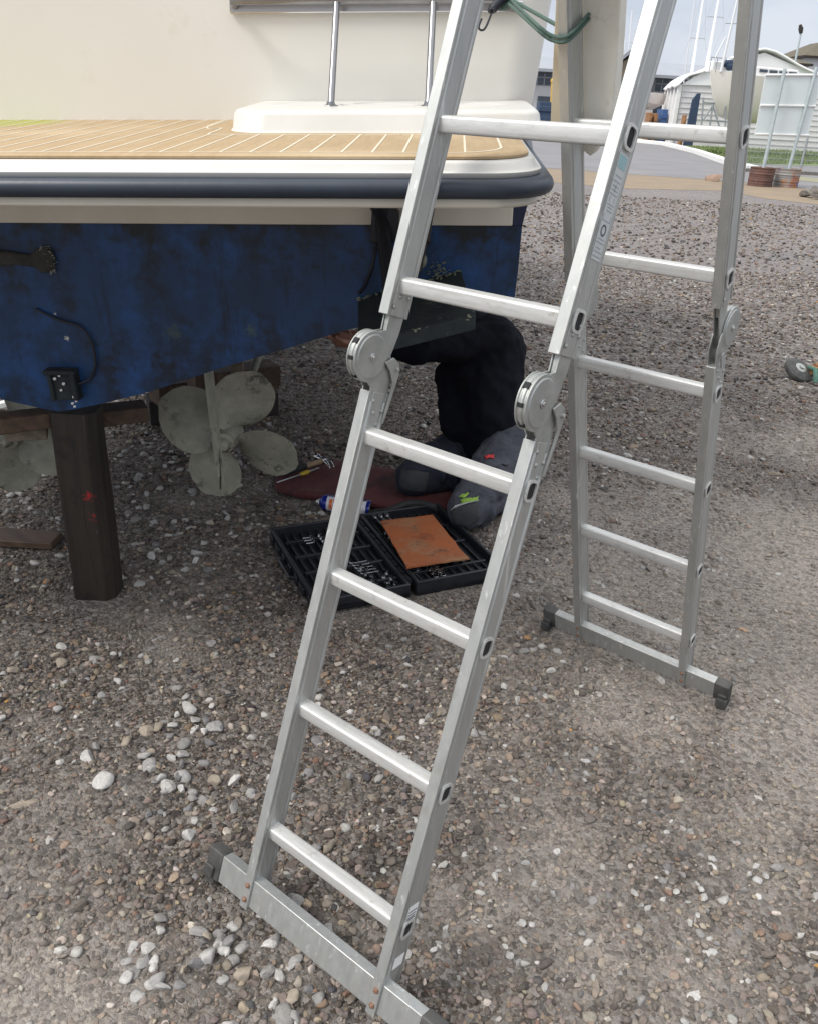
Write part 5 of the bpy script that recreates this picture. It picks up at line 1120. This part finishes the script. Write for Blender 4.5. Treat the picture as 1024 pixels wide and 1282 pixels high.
mb.loft([[Z(e0 - FH * 1.2, ez - .1), Z(e0 - FH * 1.2, ez + .15), Z(e0 + FH * 6, rz_), Z(e0 + FH * 13, ez + .15), Z(e0 + FH * 13, ez - .1)], [Z(e1 - FH * 1.2, ez - .1), Z(e1 - FH * 1.2, ez + .15), Z(e1 + FH * 6, rz_), Z(e1 + FH * 13, ez + .15), Z(e1 + FH * 13, ez - .1)]]); obj('roof', mb, m_roof, lb_o)
zw1, zw0 = ez - .15, lp(760, 111).z; zd1, zd0 = lp(760, 125).z, .2
nw = 12
for k in range(nw):
    c = mid_ + RH * (-Wb / 2 + Wb * (k + .5) / nw) - FH * .04
    mb = MB(); mb.box(Z(c, (zw0 + zw1) / 2), (Wb / nw * .96, .14, zw1 - zw0), rot_); wn = obj('window', mb, m_glassd, wl_)
    mb = MB()
    for j in range(5): mb.box(Z(c + RH * (Wb / nw * (-.48 + .24 * j)) - FH * .08, (zw0 + zw1) / 2), (.09, .1, zw1 - zw0), rot_)
    mb.box(Z(c - FH * .08, zw0 + .62 * (zw1 - zw0)), (Wb / nw * .96, .1, .09), rot_); obj('window_bars', mb, m_roof, wn)
    mb = MB(); mb.box(Z(c, (zd0 + zd1) / 2), (Wb / nw * .8, .16, zd1 - zd0), rot_); obj('shop_front', mb, m_glassd, wl_)
# gable projecting toward the yard
ga, gb2, gpk = lp(764, 86, -3), lp(815, 92, -3), lp(787.5, 67, -3)
gw0, gw1 = g(ga), g(gb2)
mb = MB(); pr_ = [gw0, gw1, Z(gb2, gb2.z), gpk - Vector((0, 0, .35)), Z(ga, ga.z)]; mb.loft([pr_, [p + FH * 4 for p in pr_]]); gab = obj('timber_gable', mb, m_timberfac, lb_o)
mb = MB()
for a, b in ((ga, gpk), (gb2, gpk)): a2 = a + (a - b) * .12; mb.loft([[a2 - FH * .6, b - FH * .6, b - FH * .6 + Vector((0, 0, .35)), a2 - FH * .6 + Vector((0, 0, .35))], [a2 + FH * 6, b + FH * 6, b + FH * 6 + Vector((0, 0, .35)), a2 + FH * 6 + Vector((0, 0, .35))]])
obj('gable_roof', mb, m_roof, gab)
mb = MB(); c = (gw0 + gw1) / 2 - FH * .05; wv = (gw1 - gw0).length; mb.box(Z(c, (zw0 + zw1) / 2 - .2), (wv * .86, .12, zw1 - zw0), rot_); gw_ = obj('gable_window', mb, M('greenish glazing', C4(.12, .17, .17), C4(.16, .21, .2), .6, .15), gab)
mb = MB(); mb.box(Z(c - FH * .03, lp(773, 117, -3).z), (wv * .96, .12, 1.0), rot_); obj('fascia', mb, m_white, gab)
mb = MB(); mb.box(Z(c - FH * .03, lp(773, 126, -3).z * .5 + .2), (wv * .9, .12, lp(773, 126, -3).z - .3), rot_); obj('shop_front', mb, m_orange, gab)
# further roofs on the right
for (l_, p_, r_, Y_, lab_) in (((930, 74), (972, 60), (1018, 80), 105, 'olive brown hipped roof showing over the tented shed'), ((1006, 69), (1045, 50), (1085, 72), 110, 'brown tiled roof with dark eaves at the right edge')):
    a, b, c = far(*l_, Y_), far(*p_, Y_), far(*r_, Y_); bl_ = thing('distant_house', lab_, 'house', g(b), group=None); w_ = (c - a).length; rt_ = Matrix.Rotation(YAW, 3, 'Z'); ze = min(a.z, c.z)
    mb = MB(); cc = (g(a) + g(c)) / 2; mb.box(Z(cc + FH * 5, ze / 2), (w_ * .9, 9, ze), rt_); obj('wall', mb, m_wallw, bl_)
    mb = MB(); lo_ = [Z(g(a), ze), Z(g(c), ze), Z(g(c) + FH * 11, ze), Z(g(a) + FH * 11, ze)]; e1_ = Z(g(b) + FH * 4, b.z); e2_ = Z(g(b) + FH * 7, b.z)
    mb.add(lo_ + [e1_, e2_], [(0, 1, 4), (1, 2, 5, 4), (2, 3, 5), (3, 0, 4, 5), (3, 2, 1, 0)]); obj('roof', mb, m_olive, bl_, ang=10)
    mb = MB(); mb.box(Z(cc + FH * 5.5, ze - .12), (w_ * 1.0, 11, .2), rt_); obj('eaves', mb, m_wooddark, bl_)
# lamp post with dark head, white light mast
lpst = thing('lamp_post', 'tall thin grey lamp post with dark head behind the shed', 'lamp post', g(far(994, 90, 95)))
mb = MB(); a, b = far(994, 90, 95), far(1002, 42, 95); mb.cyl(g(a), b, .14, .09, 10); obj('column', mb, m_post, lpst)
mb = MB(); mb.tube([b, b + RH * -.1 + Vector((0, 0, .4)), b - RH * .25 + Vector((0, 0, .75))], [.16, .24, .12], 8); obj('lamp_head', mb, m_wooddark, lpst)
# crates, tarp and hull left of the shed
Yc = 62.
def cbox(px0, py0, px1, py1, Y_, dep, m, name, lab_, cat, grp=None):
    a, b = far(px0, py1, Y_), far(px1, py0, Y_); zc_ = max(.0, a.z); c = (a + b) / 2; w_ = (b - a).dot(RH); h_ = b.z - 0
    mb = MB(); mb.box(Vector((0, 0, h_ / 2)), (w_, dep, h_), rot_, .97)
    for k in range(3): mb.box(Vector((0, 0, h_ * (.2 + .3 * k))) - FH * dep / 2, (w_ * 1.02, .08, h_ * .16), rot_)
    o_ = obj(name, mb, m, bevel=.03); o_.location = (c.x, c.y, 0); tag(o_, lab_, cat, grp); return o_
cbox(808, 141, 814, 157, Yc, 1.2, m_orange, 'wooden_crate', 'orange brown crate just right of the ladder rail', 'crate'); cbox(815, 142, 821, 157, Yc, 1.2, m_orange, 'wooden_crate', 'orange brown crate between a slimmer one and the blue tarpaulin', 'crate')
cbox(822, 137, 833, 157, Yc + .4, 1.5, m_bluebox, 'tarpaulin_bale', 'blue wrapped bale against the shed side', 'bale'); cbox(852.5, 144, 858, 158, 55, .6, m_orange, 'plant_tub', 'small brown tub by the shed corner', 'tub')
p0 = far(812, 137, Yc + 1); 
mb = MB(); rings = []
for q, w, zb2 in ((0, .05, .75), (.15, .5, .35), (.5, .9, .05), (1, .8, .1)):
    c = far(832, 128, Yc + 1) - RH * (1.6 * (1 - q)) * 1.4 + FH * 3 * q; h_ = 1.1; r_ = []
    for y_, z_ in ((-1, 1), (-.85, .35), (0, 0), (.85, .35), (1, 1)): r_.append(Vector((c.x, c.y, c.z - h_ * .5 + h_ * (zb2 + (1 - zb2) * z_))) + (RH * .5 + FH * .87).cross(Vector((0, 0, 1))) * w * y_)
    rings.append(r_)
mb.loft(rings); mb.box(Vector((rings[2][2].x, rings[2][2].y, rings[2][2].z / 2)), (1.2, 1.2, rings[2][2].z), rot_); o_ = obj('small_boat', mb, m_yacht); c = Vector((rings[2][2].x, rings[2][2].y, 0)); o_.data.transform(Matrix.Translation(-c)); o_.location = c; tag(o_, 'small peach white boat hull propped up beside the shed', 'boat')
# things seen in the gap between the boat and the board
o_ = cbox(671, 128, 690, 149, 60, 1.6, m_bluecov, 'covered_trailer', 'dark blue covered trailer beyond the road, seen past the boat', 'trailer')
yb = thing('yellow_post', 'thin yellow post standing beyond the road, left of the ladder leg', 'post', g(far(690, 150, 62))); mb = MB(); a = far(691, 148, 62); b = far(691.5, 103, 62); mb.cyl(g(a), b, .12, n=10); obj('post_tube', mb, m_yellow, yb)
mb = MB(); mb.lathe(b, (0, 0, 1), [(0, .16), (.15, .16), (.25, .05)], 10); obj('cap', mb, m_yellow, yb)
def split_islands(names):
    import bmesh
    for o_ in list(COL.objects):
        base = o_.name.split('.')[0]
        if base not in names or o_.type != 'MESH': continue
        bm = bmesh.new(); bm.from_mesh(o_.data); seen = set(); isl = []
        for v in bm.verts:
            if v.index in seen: continue
            st_ = [v]; seen.add(v.index); comp = []
            while st_:
                q = st_.pop(); comp.append(q.index)
                for e in q.link_edges:
                    t = e.other_vert(q)
                    if t.index not in seen: seen.add(t.index); st_.append(t)
            isl.append(set(comp))
        bm.free()
        if len(isl) < 2: continue
        src = o_.data; meshes = []
        for comp in isl:
            me2 = src.copy(); bm = bmesh.new(); bm.from_mesh(me2); bm.verts.ensure_lookup_table()
            bmesh.ops.delete(bm, geom=[v for v in bm.verts if v.index not in comp], context='VERTS'); bm.to_mesh(me2); bm.free(); meshes.append(me2)
        o_.data = meshes[0]; nm = names[base]
        o_.name = nm
        for me2 in meshes[1:]:
            c2 = o_.copy(); c2.data = me2; c2.name = nm; COL.objects.link(c2)
split_islands({'rung_collar': 'rung_collar', 'rung_end': 'rung_end', 'bar_bolts': 'bolt', 'rivets': 'rivet', 'wall_posts': 'wall_post', 'cross_rail': 'cross_rail', 'cabin_windows': 'cabin_window', 'latches': 'latch', 'rim_notch': 'rim_notch', 'hinge_plate': 'hinge_plate', 'lock_lever': 'lock_lever', 'stud': 'stud', 'recess_rim': 'recess_rim', 'pivot': 'pivot', 'window_bars': 'window_bar', 'gable_roof': 'gable_roof_slope', 'cladding_ribs': 'cladding_rib'})
# ------------------------------------------------------------------ gravel last (knows what to avoid)
build_gravel()
# ------------------------------------------------------------------ camera, sky, sun
cam = bpy.data.cameras.new('camera'); cam.sensor_fit = 'VERTICAL'; cam.sensor_height = 24; cam.lens = 24 * FPX / 1282; cam.clip_start = .05; cam.clip_end = 4000
co_ = bpy.data.objects.new('camera', cam); COL.objects.link(co_); co_.matrix_world = Matrix.Translation(CAM) @ Matrix((RT, UP, -FW)).transposed().to_4x4(); S.camera = co_
SAZ, SEL = (-.45, -.89), R(48)
sd3 = Vector((SAZ[0] * math.cos(SEL), SAZ[1] * math.cos(SEL), math.sin(SEL))).normalized()
sun = bpy.data.lights.new('sun', 'SUN'); sun.energy = 1.7; sun.angle = R(18); sun.color = (1, .965, .91); so_ = bpy.data.objects.new('sun', sun); COL.objects.link(so_); so_.rotation_euler = sd3.to_track_quat('Z', 'Y').to_euler()
w = bpy.data.worlds.new('World'); S.world = w; w.use_nodes = True; nt = w.node_tree; bg = nt.nodes['Background']
sky = N(nt, 'ShaderNodeTexSky', sky_type='NISHITA'); sky.sun_disc = False; sky.sun_elevation = SEL; sky.sun_rotation = math.atan2(SAZ[0], SAZ[1]); sky.air_density = 1; sky.dust_density = 2
co = N(nt, 'ShaderNodeTexCoord').outputs['Generated']
cl = mixc(nt, ramp(nt, noise(nt, co, 2.6, 6, .55, (1, 1, 2.6)), .36, .66), C4(3.5, 3.95, 4.9), C4(5.5, 5.85, 6.5))
sx = N(nt, 'ShaderNodeSeparateXYZ'); nt.links.new(co, sx.inputs[0])
cl = mixc(nt, ramp(nt, sx.outputs[2], .15, .85), cl, C4(13., 13., 13.2))
nt.links.new(mixc(nt, .9, sky.outputs[0], cl), bg.inputs['Color']); bg.inputs['Strength'].default_value = .085
S.view_settings.view_transform = 'Standard'; S.view_settings.look = 'None'; S.view_settings.exposure = .72; S.view_settings.gamma = 1
S.cycles.use_denoising = True; S.cycles.denoiser = 'OPENIMAGEDENOISE'; S.cycles.denoising_input_passes = 'RGB_ALBEDO_NORMAL'; S.cycles.denoising_prefilter = 'ACCURATE'
S.cycles.max_bounces = 6; S.cycles.use_adaptive_sampling = False
